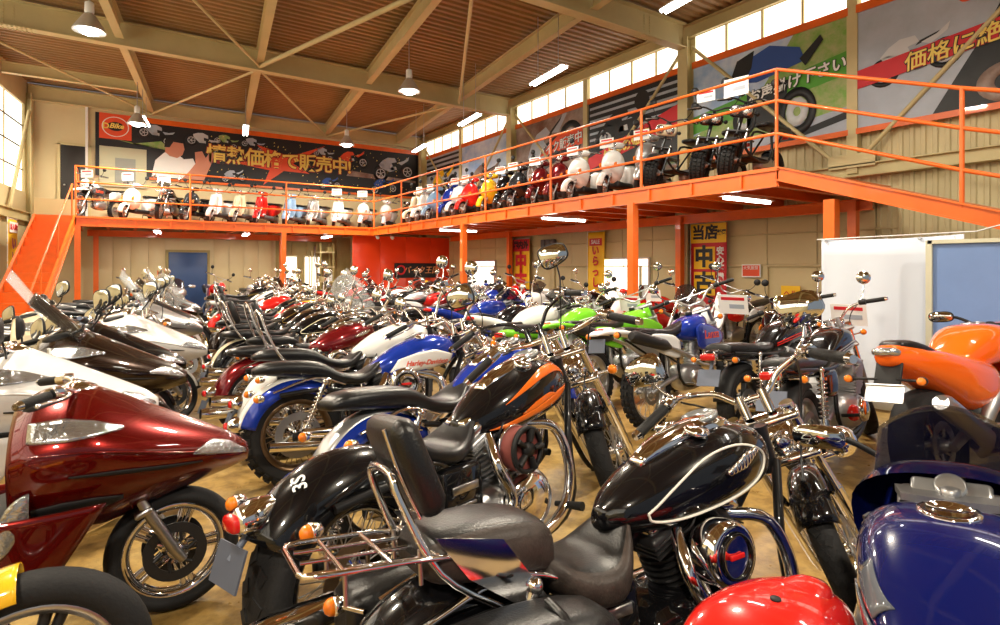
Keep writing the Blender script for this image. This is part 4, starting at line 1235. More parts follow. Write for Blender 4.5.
# ---------------- cruiser
def cruiser(o):
    g = lambda k, d=None: o.get(k, d)
    P = Proto()
    wbs = g('wb', 1.65); rr = g('rr', .33); fr = g('fr', .335); rw = g('rw', .15); fw = g('fw', .10); rake = g('rake', 33.)
    RA, FA = (0, 0, rr), (wbs, 0, fr)
    ws = g('wheel', 'wire')
    wheel(P, 'rear_wheel', RA, rr, rw, rr - .105, ws, False, g('tread', 'road'), g('spm', CHROME), g('rimm', CHROME), disc_side=(-1,), discm=g('discm', STEEL), disc_r=.145)
    wheel(P, 'front_wheel', FA, fr, fw, fr - .085, ws, True, g('tread', 'road'), g('spm', CHROME), g('rimm', CHROME), disc_side=(-1,), discm=STEEL)
    zt = g('ztop', .93)
    X = fork(P, FA, rake, zt, .105, lm=g('forkm', CHROME), um=CHROME)
    hx = X(zt)
    # frame
    f = MB()
    f.tube([(hx - .06, 0, zt - .03), (hx - .02, 0, zt - .2)], .032, 12)
    f.tube([(hx - .05, 0, zt - .1), (.85, 0, .74), (.45, 0, .56)], .026, 10, k=4)
    for s in (1, -1):
        f.tube([(hx - .02, s * .03, zt - .16), (wbs - .53, s * .1, .55), (wbs - .58, s * .12, .26), (.75, s * .13, .19), (.36, s * .13, .21), (.27, s * .13, .42), (.36, s * .09, .56)], .017, 8, k=4)
        f.tube([(.38, s * .1, .56), (.12, s * .125, .61), (-.12, s * .13, .60)], .015, 8, k=3)
    P.add('frame', f, FRAMEBLK)
    sw = MB()
    for s in (1, -1):
        sw.tube([(.34, s * .1, .36), (.1, s * (rw / 2 + .045), .335), (-.04, s * (rw / 2 + .045), rr)], .02, 8, k=3)
        sw.box((0, s * (rw / 2 + .05), rr), (.1, .02, .05), bev=.008)
    P.add('swingarm', sw, g('swm', FRAMEBLK))
    if g('shock', True):
        shocks(P, (.16, 0, .66), (.02, 0, rr + .03), rw / 2 + .085, g('springm', CHROME))
    # tank
    tz = g('tz', 0.)
    secs = g('tank') or [(.50, .755, .725, .70, .03), (.56, .80, .73, .675, .085), (.68, .875, .755, .665, .132), (.84, .935, .79, .68, .155), (.98, .955, .81, .70, .150), (1.10, .935, .82, .725, .115), (1.17, .895, .815, .76, .06)]
    secs = [(a, b + tz, c + tz, d + tz, e) for a, b, c, d, e in secs]
    T = P.add('fuel_tank', MB().body(secs, 28, 2.25, 2.6, 4), PA)
    tb = max(q[1] for q in secs)
    if g('console', True):
        P.add('console', MB().body([(.66, .872 + tz, .86 + tz, .84 + tz, .03), (.76, .925 + tz, .9 + tz, .86 + tz, .05), (.92, .968 + tz, .93 + tz, .9 + tz, .06), (1.02, .972 + tz, .93 + tz, .9 + tz, .06), (1.08, .955 + tz, .93 + tz, .9 + tz, .04)], 18, 2.6), CHROME, under=T)
        P.add('speedometer', MB().lathe([(.062, 0), (.064, .012), (.056, .016), (.056, .01), (.001, .01)], (.98, 0, .962 + tz), 'z', 24, Matrix.Rotation(R(-14), 4, 'Y')), GAUGE, under=T)
    for y in ((-.07, .07) if g('caps', 2) == 2 else (-.06,)):
        P.add('fuel_cap', MB().lathe([(.04, 0), (.042, .012), (.036, .02), (.001, .022)], (.88, y, .93 + tz), 'z', 20, Matrix.Rotation(R(18 if y < 0 else -18), 4, 'X')), CHROME, under=T)
    # pinstripe / badges on the flank, following the tank
    def flank(x, z, side=-1, off=.004):
        xs = [q[0] for q in secs]
        A = cr([(a, b, c) for a, b, c, d, e in secs], 4); B = cr([(a, d, e) for a, b, c, d, e in secs], 4)
        for i in range(len(A) - 1):
            if A[i].x <= x <= A[i+1].x:
                t = (x - A[i].x) / max(A[i+1].x - A[i].x, 1e-6)
                a = A[i].lerp(A[i+1], t); b = B[i].lerp(B[i+1], t)
                if z >= a.z: e, h = 2.25, a.y - a.z
                else: e, h = 2.6, a.z - b.y
                q = min(abs(z - a.z) / max(h, .001), .999)
                return Vector((x, side * (b.z * (1 - q ** e) ** (1 / e) + off), z))
        return Vector((x, side * .1, z))
    P.flank = flank
    if g('stripe'):
        for side in (-1, 1):
            loop = [(.60, .735), (.70, .80), (.84, .865), (.98, .885), (1.09, .86), (1.12, .82), (1.06, .765), (.92, .725), (.74, .705), (.62, .71)]
            pts = cr([(x, 0, z + tz) for x, z in loop + [loop[0]]], 4)
            P.add('pinstripe', MB().tube([flank(p.x, p.z, side, .0025) for p in pts], .0042, 6), g('stripe'), under=T)
    if g('badge'):
        for side in (-1, 1):
            bm = MB()
            for k in range(9):
                u = -1 + k / 4
                p = flank(.99 + u * .075, .835 + tz + u * .022, side, .004)
                bm.ball(p, (.016, .008, .012 + .012 * (1 - abs(u))), 8, 6)
            P.add('tank_badge', bm, g('badge'), under=T)
    if g('panel'):          # second colour on the tank flanks
        pm, poly = g('panel')
        for side in (-1, 1):
            def fn(u, v, side=side):
                n = len(poly[0]) - 1
                i = min(int(u * n), n - 1); t = u * n - i
                lo = Vector(poly[0][i]).lerp(Vector(poly[0][i+1]), t); hi = Vector(poly[1][i]).lerp(Vector(poly[1][i+1]), t)
                p = lo.lerp(hi, v)
                return flank(p.x, p.y + tz, side, .003)
            P.add('tank_panel', MB().sheet(fn, 20, 8, .003), pm, under=T)
    if g('script'):
        txt, sm, tx, tzz, size = g('script')
        for side in (-1, 1):
            me = text_mesh('tank_lettering', txt, size, sm, ext=.0008, shear=.35, bold=.0012)
            for v in me.vertices:
                p = flank(tx + v.co.x * -side, tzz + tz + v.co.y, side, .0065 + v.co.z)
                v.co = p
            P.add('tank_lettering', me, None, under=T)
    # flames
    if g('flames'):
        fo = [[(1.14, .80), (1.05, .775), (.9, .745), (.74, .715), (.60, .705)], [(1.14, .815), (1.06, .80), (.97, .79), (.88, .765), (.60, .705)]]
        curves = [([(1.15, .82), (1.02, .79), (.86, .752), (.70, .722), (.60, .712)], [.0, .022, .016, .010, .001]),
                  ([(1.15, .85), (1.06, .905), (.94, .90), (.82, .86), (.68, .80)], [.0, .017, .018, .012, .001]),
                  ([(1.0, .80), (.93, .80), (.84, .775), (.76, .75)], [.0, .012, .014, .001])]
        for side in (-1, 1):
            for cv, ws_ in curves:
                c3 = cr([(x, 0, z + tz) for x, z in cv], 6)
                n = len(c3) - 1
                def fn(u, v, side=side, c3=c3, ws_=ws_, n=n):
                    i = min(int(u * n), n - 1); t = u * n - i
                    p = c3[i].lerp(c3[i+1], t)
                    k = u * (len(ws_) - 1); j = min(int(k), len(ws_) - 2)
                    w = ws_[j] + (ws_[j+1] - ws_[j]) * (k - j)
                    return flank(p.x, p.z + (v - .5) * 2 * w, side, .003)
                P.add('flame', MB().sheet(fn, 26, 4, .002), g('flames'), under=T)
    # seats
    for nm, ss, m, p_ in g('seats'):
        st = P.add(nm, MB().body(ss, 26, p_ if p_ else 3.0, 3.2, 4), m)
        if g('seatside'):
            P.add('seat_top', MB().body([(a, t + .004, (t * .62 + b * .38), (t * .55 + b * .45), w * .955) for a, t, c, b, w in ss], 26, 2.8, 3.2, 4), LEATHER, under=st)
    # rear fender
    fm = g('fender', PA)
    a0, a1 = g('rf', (40, 190))
    RF = P.add('rear_fender', arc_fender(RA, rr + g('fgap', .045), rw / 2 + .035, a0, a1, 26, g('skirt', .10)), fm)
    if g('fender2'):
        m2, w2, q0, q1 = g('fender2')
        P.add('fender_stripe', arc_fender(RA, rr + g('fgap', .045) + .004, (rw / 2 + .035) * w2, q0, q1, 22, .10 * w2 * w2 * .8, .003), m2, under=RF)
    if g('number'):
        me = text_mesh('fender_lettering', g('number'), .06, WHITEPL, ext=.001, bold=.001)
        me.transform(Matrix.Translation((0, 0, rr)) @ Matrix.Rotation(R(-28), 4, 'Y') @ Matrix.Translation((0, -.055, rr + g('fgap', .045) - .012)) @ Matrix.Rotation(R(24), 4, 'X') @ Matrix.Rotation(R(60), 4, 'Z'))
        P.add('fender_lettering', me, None, under=RF)
    for s in (1, -1):
        y = s * (rw / 2 + .05)
        P.add('fender_strut', MB().tube([(.3, y, .63), (.1, y, .69), (-.16, y, .62)], [.016, .02, .012], 8, k=4, flat=.5), g('strutm', CHROME))
    # front fender
    ff = P.add('front_fender', arc_fender(FA, fr + .03, fw / 2 + .03, g('ff', (5, 150))[0], g('ff', (5, 150))[1], 22, .07), g('ffm', PA), True)
    # tail light, plate
    ta = R(g('tail_a', 165)); tr = rr + g('fgap', .045) + .025
    tl = Vector((tr * math.cos(ta), 0, rr + tr * math.sin(ta)))
    L = P.add('tail_light', MB().body([(tl.x - .03, tl.z + .03, tl.z, tl.z - .03, .045), (tl.x + .03, tl.z + .05, tl.z, tl.z - .045, .055), (tl.x + .1, tl.z + .045, tl.z + .01, tl.z - .02, .03)], 16, 2.6), CHROME)
    P.add('tail_lens', MB().body([(tl.x - .05, tl.z + .014, tl.z, tl.z - .014, .026), (tl.x - .044, tl.z + .024, tl.z, tl.z - .024, .04), (tl.x - .028, tl.z + .027, tl.z, tl.z - .027, .044)], 16, 3), REDLENS, under=L)
    if g('plate', True):
        pl = MB().box((tl.x - .05, 0, tl.z - .11), (.006, .17, .11), Matrix.Rotation(R(20), 4, 'Y')).tube([(tl.x + .03, 0, tl.z - .02), (tl.x - .045, 0, tl.z - .1)], .012, 6)
        P.add('plate_bracket', pl, PLATEGREY)
    signal(P, 'rear_signal', (-.2, rw / 2 + .05, .60), (-.05, .09, .0))
    # headlight, nacelle
    hz = g('hz', zt - .11)
    headlight(P, (X(hz) + .15, 0, hz), g('hr', .09))
    P.add('headlight_bracket', MB().tube([(X(hz) + .02, .06, hz), (X(hz) + .1, .0, hz - .07), (X(hz) + .02, -.06, hz)], .012, 8, k=3), CHROME, True)
    signal(P, 'front_signal', (X(hz) + .03, .12, hz - .06), (.0, .09, .0), steer=True)
    if g('spots'):
        for s in (1, -1):
            n = P.add('spot_lamp', MB().lathe([(.01, -.09), (.045, -.07), (.058, -.01), (.06, .008)], (X(hz) + .12, s * .2, hz - .07), 'x', 20).tube([(X(hz) + .1, s * .2, hz - .1), (X(hz) + .05, s * .08, hz - .1)], .01, 6), CHROME, True)
            P.add('spot_lens', MB().lathe([(.056, .006), (.03, .02), (.001, .024)], (X(hz) + .12, s * .2, hz - .07), 'x', 18), CLEAR, under=n)
    # handlebar
    hb = g('bar', 'pull')
    top = Vector((hx, 0, zt + .02))
    rise, wide, back, r_ = {'pull': (.17, .40, .30, .0125), 'drag': (.07, .38, .16, .0125), 'ape': (.34, .36, .16, .0125), 'buck': (.22, .42, .30, .0125), 'low': (.14, .335, .28, .0125), 'flat': (.10, .37, .12, .0115)}[hb]
    hbm = g('barm', CHROME)
    pts = [top + Vector((.0, 0, .05)), top + Vector((.005, .06, .055)), top + Vector((.02, .13, rise * .8)), top + Vector((-.01, .23, rise)), top + Vector((-back * .6, wide * .78, rise - .01)), top + Vector((-back, wide, rise - .06))]
    full = [Vector((p.x, -p.y, p.z)) for p in pts[:0:-1]] + pts
    P.add('handlebar', MB().tube(full, r_, 10, k=5), hbm, True)
    ris = MB()
    for s in (1, -1): ris.tube([top + Vector((-.01, s * .045, -.02)), top + Vector((0, s * .045, .07))], .019, 10)
    P.add('riser', ris, hbm, True)
    pa = pts[-2].lerp(pts[-1], .25); pb = pts[-1] + (pts[-1] - pts[-2]).normalized() * .07
    grip_pair(P, lambda s: ((pa.x, pa.y * s, pa.z), (pb.x, pb.y * s, pb.z)), .018)
    mt = g('mirror', 'round')
    if mt:
        mirror(P, (pa.x + .02, pa.y - .05, pa.z + .02), (pa.x + .03, pa.y + g('mout', .03), pa.z + g('mup', .2)), mt, g('msize', .058), g('mirm', CHROME))
    for s in (1, -1):        # cables
        P.add('cable', MB().tube([(pa.x + .03, s * (pa.y - .06), pa.z), (top.x + .09, s * .18, top.z + .05), (top.x + .08, s * .07, zt - .16), (top.x - .08, s * .05, zt - .25)], .0045, 6, k=5), PLASTIC, True)
    # engine etc.
    vtwin(P, **g('engine', {}))
    px = g('pipe_m', CHROME); ex = g('engine', {}).get('x', .7) - .7
    E_ = lambda pts: [(x + (ex if x > .4 else 0), y, z) for x, y, z in pts]
    if g('pipes', 'long') == 'long':
        pipe(P, E_([(.84, -.07, .66), (.98, -.13, .62), (1.02, -.165, .45), (.92, -.18, .28), (.6, -.195, .235), (.25, -.20, .24)]), .022, px)
        P.add('muffler', MB().tube([(.32, -.20, .24), (.2, -.20, .245), (-.45, -.205, .29), (-.5, -.205, .295)], [.023, .045, .048, .04], 18), px)
        pipe(P, E_([(.6, -.09, .66), (.56, -.17, .56), (.6, -.195, .42), (.45, -.2, .33), (.25, -.205, .33)]), .022, px)
        P.add('muffler', MB().tube([(.3, -.205, .33), (.18, -.21, .335), (-.38, -.215, .38), (-.43, -.215, .385)], [.023, .045, .048, .04], 18), px)
    else:
        pipe(P, [(.84, -.07, .66), (.99, -.13, .60), (1.0, -.17, .42), (.85, -.18, .28), (.5, -.2, .25), (.1, -.2, .27), (-.2, -.2, .3)], .03, px)
        pipe(P, [(.6, -.09, .66), (.52, -.17, .55), (.5, -.2, .40), (.35, -.2, .34), (.0, -.2, .36)], .03, px)
    for s in (1, -1):
        P.add('footpeg', MB().tube([(.95, s * .13, .3), (.95, s * .27, .31)], [.012, .02], 8), GRIPR)
    P.add('kickstand', MB().tube([(.62, .16, .26), (.6, .26, .09), (.6, .29, .035)], .011, 8), FRAMEBLK)
    bx_ = P.add('battery_box', MB().box((.41, -.11, .5), (.2, .06, .2), bev=.02), g('boxm', BLACKPAINT))
    P.add('battery_strap', MB().box((.41, -.145, .52), (.13, .008, .03), bev=.003).box((.41, -.145, .46), (.1, .008, .012), bev=.003), STEEL, under=bx_)
    # options
    if g('sissy'):
        sb = g('sissy')
        h = sb.get('h', .42); xx = sb.get('x', -.12); lean_ = sb.get('lean', .1)
        for s in (1, -1):
            pass
        P.add('sissy_bar', MB().tube([(xx + .2, -(rw / 2 + .06), .62), (xx + .04, -(rw / 2 + .055), .74), (xx - lean_ * .5, -.105, .80 + h * .4), (xx - lean_ * sb.get('top', 1.), -.075, .80 + h * .95 * sb.get('top', 1.)), (xx - lean_ * sb.get('top', 1.), .075, .80 + h * .95 * sb.get('top', 1.)), (xx - lean_ * .5, .105, .80 + h * .4), (xx + .04, rw / 2 + .055, .74), (xx + .2, rw / 2 + .06, .62)], .010, 10, k=4, flat=1.), CHROME)
        if sb.get('pad', True):
            Mp = Matrix.Translation((xx - lean_ * .6 + .06, 0, .80 + h * .62)) @ Matrix.Rotation(R(-20), 4, 'Y')
            bp2 = P.add('backrest', MB().box((0, 0, 0), (.075, sb.get('w', .2), h * .86), Mp, bev=.035), g('padm', LEATHER))
            P.add('backrest_trim', MB().tube([Mp @ Vector((-.036, -.085, -h * .4)), Mp @ Vector((-.042, -.085, 0)), Mp @ Vector((-.036, -.085, h * .4))], .006, 6, k=3), CHROME, under=bp2)
    if g('rack'):
        rk = MB(); x0, x1, zz = -.40, -.06, .775
        for y in (-.14, .14): rk.tube([(x1 + .1, y * .85, zz - .05), (x1, y, zz), (x0 + .04, y, zz + .03), (x0, y * .7, zz + .03)], .007, 8, k=3)
        rk.tube([(x0, -.1, zz + .03), (x0, .1, zz + .03)], .007, 8)
        for k in range(3): rk.tube([(x1 - .03 - k * .11, -.14, zz + .01 + .007 * k), (x1 - .03 - k * .11, .14, zz + .01 + .007 * k)], .006, 8)
        for y in (-.09, 0, .09): rk.tube([(x1, y, zz - .005), (x0 + .02, y, zz + .022)], .005, 6)
        R_ = P.add('luggage_rack', rk, CHROME)
        for s in (1, -1):
            P.add('rack_plate', MB().prism([(-.1, .83), (.08, .79), (.2, .62), (.12, .62), (-.02, .72)], .008, Matrix.Translation((0, s * .155 + .004, 0)) @ Matrix.Rotation(R(90), 4, 'X')), CHROME, under=R_)
        for x in (-.12, -.3):
            for y in (-.1, .1): P.add('rack_bolt', MB().tube([(x, y, zz - .06), (x, y, zz + .02)], .006, 6), STEEL, under=R_)
    if g('bags'):
        for s in (1, -1):
            y = s * .25
            b = P.add('saddlebag', MB().body([(-.22, .50, .40, .26, .04), (-.2, .58, .42, .24, .075), (.05, .60, .42, .23, .085), (.26, .57, .42, .24, .075), (.28, .5, .4, .27, .04)], 20, 5, y0=y), LEATHER)
            lid = MB().body([(-.235, .56, .52, .44, .05), (-.21, .635, .54, .40, .09), (.05, .655, .56, .40, .1), (.27, .625, .54, .4, .09), (.295, .55, .5, .44, .05)], 20, 4, y0=y + s * .004)
            P.add('bag_flap', lid, LEATHER, under=b)
            for xx in (-.08, .14):
                P.add('bag_strap', MB().tube([(xx, y, .662), (xx, y + s * .085, .63), (xx, y + s * .108, .5), (xx, y + s * .098, .36)], .012, 6, k=3, flat=.4), LEATHER, under=b)
                P.add('buckle', MB().box((xx, y + s * .112, .43), (.04, .008, .035), bev=.004), STEEL, under=b)
            P.add('bag_stud', MB().ball((.2, y + s * .1, .58), .012), STEEL, under=b)
    if g('screen'):
        def fn(u, v):
            y = (u - .5) * .5; z = zt + .0 + v * .5 * (1 - .25 * (2 * u - 1) ** 2)
            return (X(hz) + .2 - (z - zt) * .55 - .35 * y * y, y, z)
        P.add('windshield', MB().sheet(fn, 14, 10, .004), CLRSCR, True)
    return P
# ---------------- naked road bike
def naked(o):
    g = lambda k, d=None: o.get(k, d)
    P = Proto(); wbs = g('wb', 1.46); rr, fr = g('rr', .315), g('fr', .315)
    RA, FA = (0, 0, rr), (wbs, 0, fr)
    wheel(P, 'rear_wheel', RA, rr, .15, rr - .085, g('wheel', 'cast'), False, 'road', g('spm', DARKMETAL), g('rimm', DARKMETAL), disc_side=(-1,), nsp=g('nsp', 5), hubm=ALLOY)
    wheel(P, 'front_wheel', FA, fr, .115, fr - .08, g('wheel', 'cast'), True, 'road', g('spm', DARKMETAL), g('rimm', DARKMETAL), disc_side=(1, -1), nsp=g('nsp', 5), hubm=ALLOY)
    zt = .98; X = fork(P, FA, 26., zt, .105, lm=g('forkm', ALLOY), um=CHROME, split=.5); hx = X(zt)
    f = MB(); f.tube([(hx - .05, 0, zt - .02), (hx - .0, 0, zt - .18)], .034, 12)
    for s in (1, -1):
        f.tube([(hx - .03, s * .04, zt - .08), (.75, s * .13, .82), (.42, s * .14, .72), (-.25, s * .12, .78)], .016, 8, k=4)
        f.tube([(hx - .01, s * .04, zt - .16), (wbs - .4, s * .13, .55), (wbs - .48, s * .15, .27), (.55, s * .16, .2), (.33, s * .15, .35), (.42, s * .14, .72)], .016, 8, k=4)
    P.add('frame', f, FRAMEBLK)
    sw = MB()
    for s in (1, -1): sw.tube([(.42, s * .11, .42), (.15, s * .125, .36), (-.05, s * .125, rr)], .022, 8, k=3)
    P.add('swingarm', sw, ALLOY)
    shocks(P, (.1, 0, .74), (.03, 0, rr + .03), .15, g('springm', CHROME), .03)
    T = P.add('fuel_tank', MB().body([(.44, .80, .78, .755, .07), (.52, .86, .80, .745, .11), (.68, .955, .84, .75, .14), (.84, 1.0, .87, .77, .155), (.98, .995, .88, .78, .15), (1.08, .95, .87, .80, .10), (1.12, .91, .86, .82, .05)], 26, 2.7, 3, 4), PA)
    P.add('fuel_cap', MB().lathe([(.045, 0), (.045, .01), (.03, .014), (.001, .014)], (.86, 0, .998), 'z', 20), CHROME, under=T)
    for s in (-1, 1):
        for k in (0, 1):
            P.add('tank_stripe', MB().tube([(.50, s * (.115 - .004 * k), .80 - .02 * k), (.68, s * .146, .838 - .02 * k), (.84, s * .16, .865 - .02 * k), (.98, s * .155, .878 - .02 * k), (1.07, s * .11, .872 - .02 * k)], .0055, 6, k=4), PB, under=T)
    P.add('seat', MB().body([(-.3, .83, .80, .775, .10), (-.26, .865, .81, .77, .125), (.0, .85, .80, .755, .14), (.25, .81, .775, .74, .135), (.42, .815, .78, .745, .11), (.48, .82, .79, .76, .08)], 24, 3.2, 3, 4), SEATM)
    P.add('tail_cowl', MB().body([(-.42, .80, .775, .75, .05), (-.36, .82, .78, .735, .09), (-.15, .80, .76, .70, .125), (.1, .77, .74, .68, .135), (.3, .75, .72, .66, .13)], 22, 3, 3, 4), PA)
    for s in (1, -1):
        P.add('side_cover', MB().body([(.16, .69, .62, .56, .01), (.2, .71, .62, .53, .03), (.36, .72, .62, .52, .035), (.46, .70, .62, .55, .01)], 14, 3, y0=s * .14), PA)
    P.add('rear_fender', arc_fender(RA, rr + .05, .085, 75, 168, 18, .06), PLASTIC)
    L = P.add('tail_light', MB().box((-.42, 0, .765), (.05, .14, .06), bev=.015), CHROME); P.add('tail_lens', MB().box((-.452, 0, .765), (.03, .13, .055), bev=.014), REDLENS, under=L)
    P.add('plate_bracket', MB().box((-.47, 0, .60), (.006, .2, .14), Matrix.Rotation(R(25), 4, 'Y')).tube([(-.38, 0, .73), (-.44, 0, .64)], .014, 6), PLATEGREY)
    signal(P, 'rear_signal', (-.33, .08, .735), (-.02, .11, 0)); 
    hz = .88; headlight(P, (X(hz) + .14, 0, hz), .09, .13, g('hlm', CHROME)); signal(P, 'front_signal', (X(hz) + .05, .11, hz), (0, .1, 0), steer=True)
    gg = MB()
    for s in (1, -1): gg.lathe([(.03, 0), (.042, .02), (.044, .06), (.038, .065), (.038, .06), (.001, .06)], (hx + .07, s * .052, zt + .0), 'z', 18, Matrix.Rotation(R(-30), 4, 'Y'))
    P.add('gauges', gg, g('gm', CHROME), True)
    P.add('front_fender', arc_fender(FA, fr + .025, .075, 20, 140, 18, .05), g('ffm', PA), True)
    top = Vector((hx - .01, 0, zt + .02))
    pts = [top + Vector((0, 0, .05)), top + Vector((0, .07, .052)), top + Vector((.0, .15, .11)), top + Vector((-.05, .26, .13)), top + Vector((-.12, .39, .11))]
    P.add('handlebar', MB().tube([Vector((p.x, -p.y, p.z)) for p in pts[:0:-1]] + pts, .0115, 10, k=5), g('barm', CHROME), True)
    ris = MB()
    for s in (1, -1): ris.tube([top + Vector((0, s * .04, -.02)), top + Vector((0, s * .04, .065))], .018, 8)
    P.add('riser', ris, ALLOY, True)
    a, b = pts[-2].lerp(pts[-1], .2), pts[-1] + (pts[-1] - pts[-2]).normalized() * .02
    grip_pair(P, lambda s: ((a.x, a.y * s, a.z), (b.x, b.y * s, b.z)), .017, swm=PLASTIC, levm=STEEL)
    mirror(P, (a.x + .02, a.y - .04, a.z + .02), (a.x + .04, a.y + .06, a.z + .2), g('mirror', 'round'), .056, g('mirm', CHROME))
    for s in (1, -1): P.add('cable', MB().tube([(a.x + .03, s * (a.y - .06), a.z), (top.x + .12, s * .16, top.z + .03), (top.x + .05, s * .06, zt - .2)], .0045, 6, k=5), PLASTIC, True)
    e = P.add('engine_case', MB().body([(.46, .44, .36, .26, .13), (.52, .5, .38, .22, .19), (.72, .5, .38, .2, .21), (.92, .44, .36, .22, .19), (.98, .38, .34, .26, .14)], 24, 3.6), g('em', ALLOY))
    cy = MB()
    for k in range(9): cy.box((.76 + .012 * k, 0, .5 + .022 * k), (.24, .40, .011), Matrix.Rotation(R(-18), 4, 'Y'))
    cy.box((.8, 0, .58), (.18, .36, .2), Matrix.Rotation(R(18), 4, 'Y'))
    c = P.add('cylinder_block', cy, g('em', ALLOY))
    P.add('cam_cover', MB().box((.865, 0, .72), (.2, .40, .07), Matrix.Rotation(R(18), 4, 'Y'), bev=.025), STEEL, under=c)
    for s in (1, -1):
        P.add('engine_cover', MB().lathe([(.001, -.035), (.05, -.033), (.085, -.02), (.095, .0), (.095, .03)] if s < 0 else [(.095, -.03), (.095, 0), (.085, .02), (.05, .033), (.001, .035)], (.72, s * .22, .36), n=24), CHROME, under=e)
        P.add('engine_cover', MB().lathe([(.001, -.03), (.05, -.028), (.065, 0), (.065, .03)] if s < 0 else [(.065, -.03), (.065, 0), (.05, .028), (.001, .03)], (.55, s * .2, .36), n=22), REDLENS if g('redcase') else ALLOY, under=e)
    cb = MB()
    for y in (-.15, -.05, .05, .15): cb.tube([(.72, y, .70), (.56, y, .74)], [.026, .032], 10)
    P.add('carburettors', cb, ALLOY)
    hd = P.add('exhaust_headers', MB(), CHROME) if False else None
    for y in (-.15, -.05, .05, .15):
        pipe(P, [(.92, y, .6), (1.04, y, .52), (1.04, y * 1.0, .32), (.92, y, .2), (.6, y * .8 - .05, .16), (.42, -.14, .19)], .019, g('pm', CHROME), 4, 'header_pipe')
    P.add('muffler', MB().tube([(.46, -.15, .19), (.36, -.18, .22), (.24, -.2, .26), (-.34, -.22, .38), (-.38, -.22, .385)], [.03, .035, .052, .055, .04], 18).tube([(-.38, -.22, .385), (-.385, -.22, .386)], .03, 14), g('mufm', CHROME))
    for s in (1, -1): P.add('footpeg', MB().tube([(.42, s * .15, .36), (.42, s * .27, .37)], .013, 8), GRIPR)
    P.add('kickstand', MB().tube([(.5, .17, .24), (.48, .27, .08), (.48, .3, .035)], .011, 8), FRAMEBLK)
    if g('cowl'):
        def fn(u, v):
            y = (u - .5) * .34; z = zt - .02 + v * .28 * (1 - .3 * (2 * u - 1) ** 2)
            return (X(hz) + .2 - (z - zt) * .7 - .6 * y * y, y, z)
        P.add('screen', MB().sheet(fn, 12, 8, .004), g('cowl'), True)
    return P

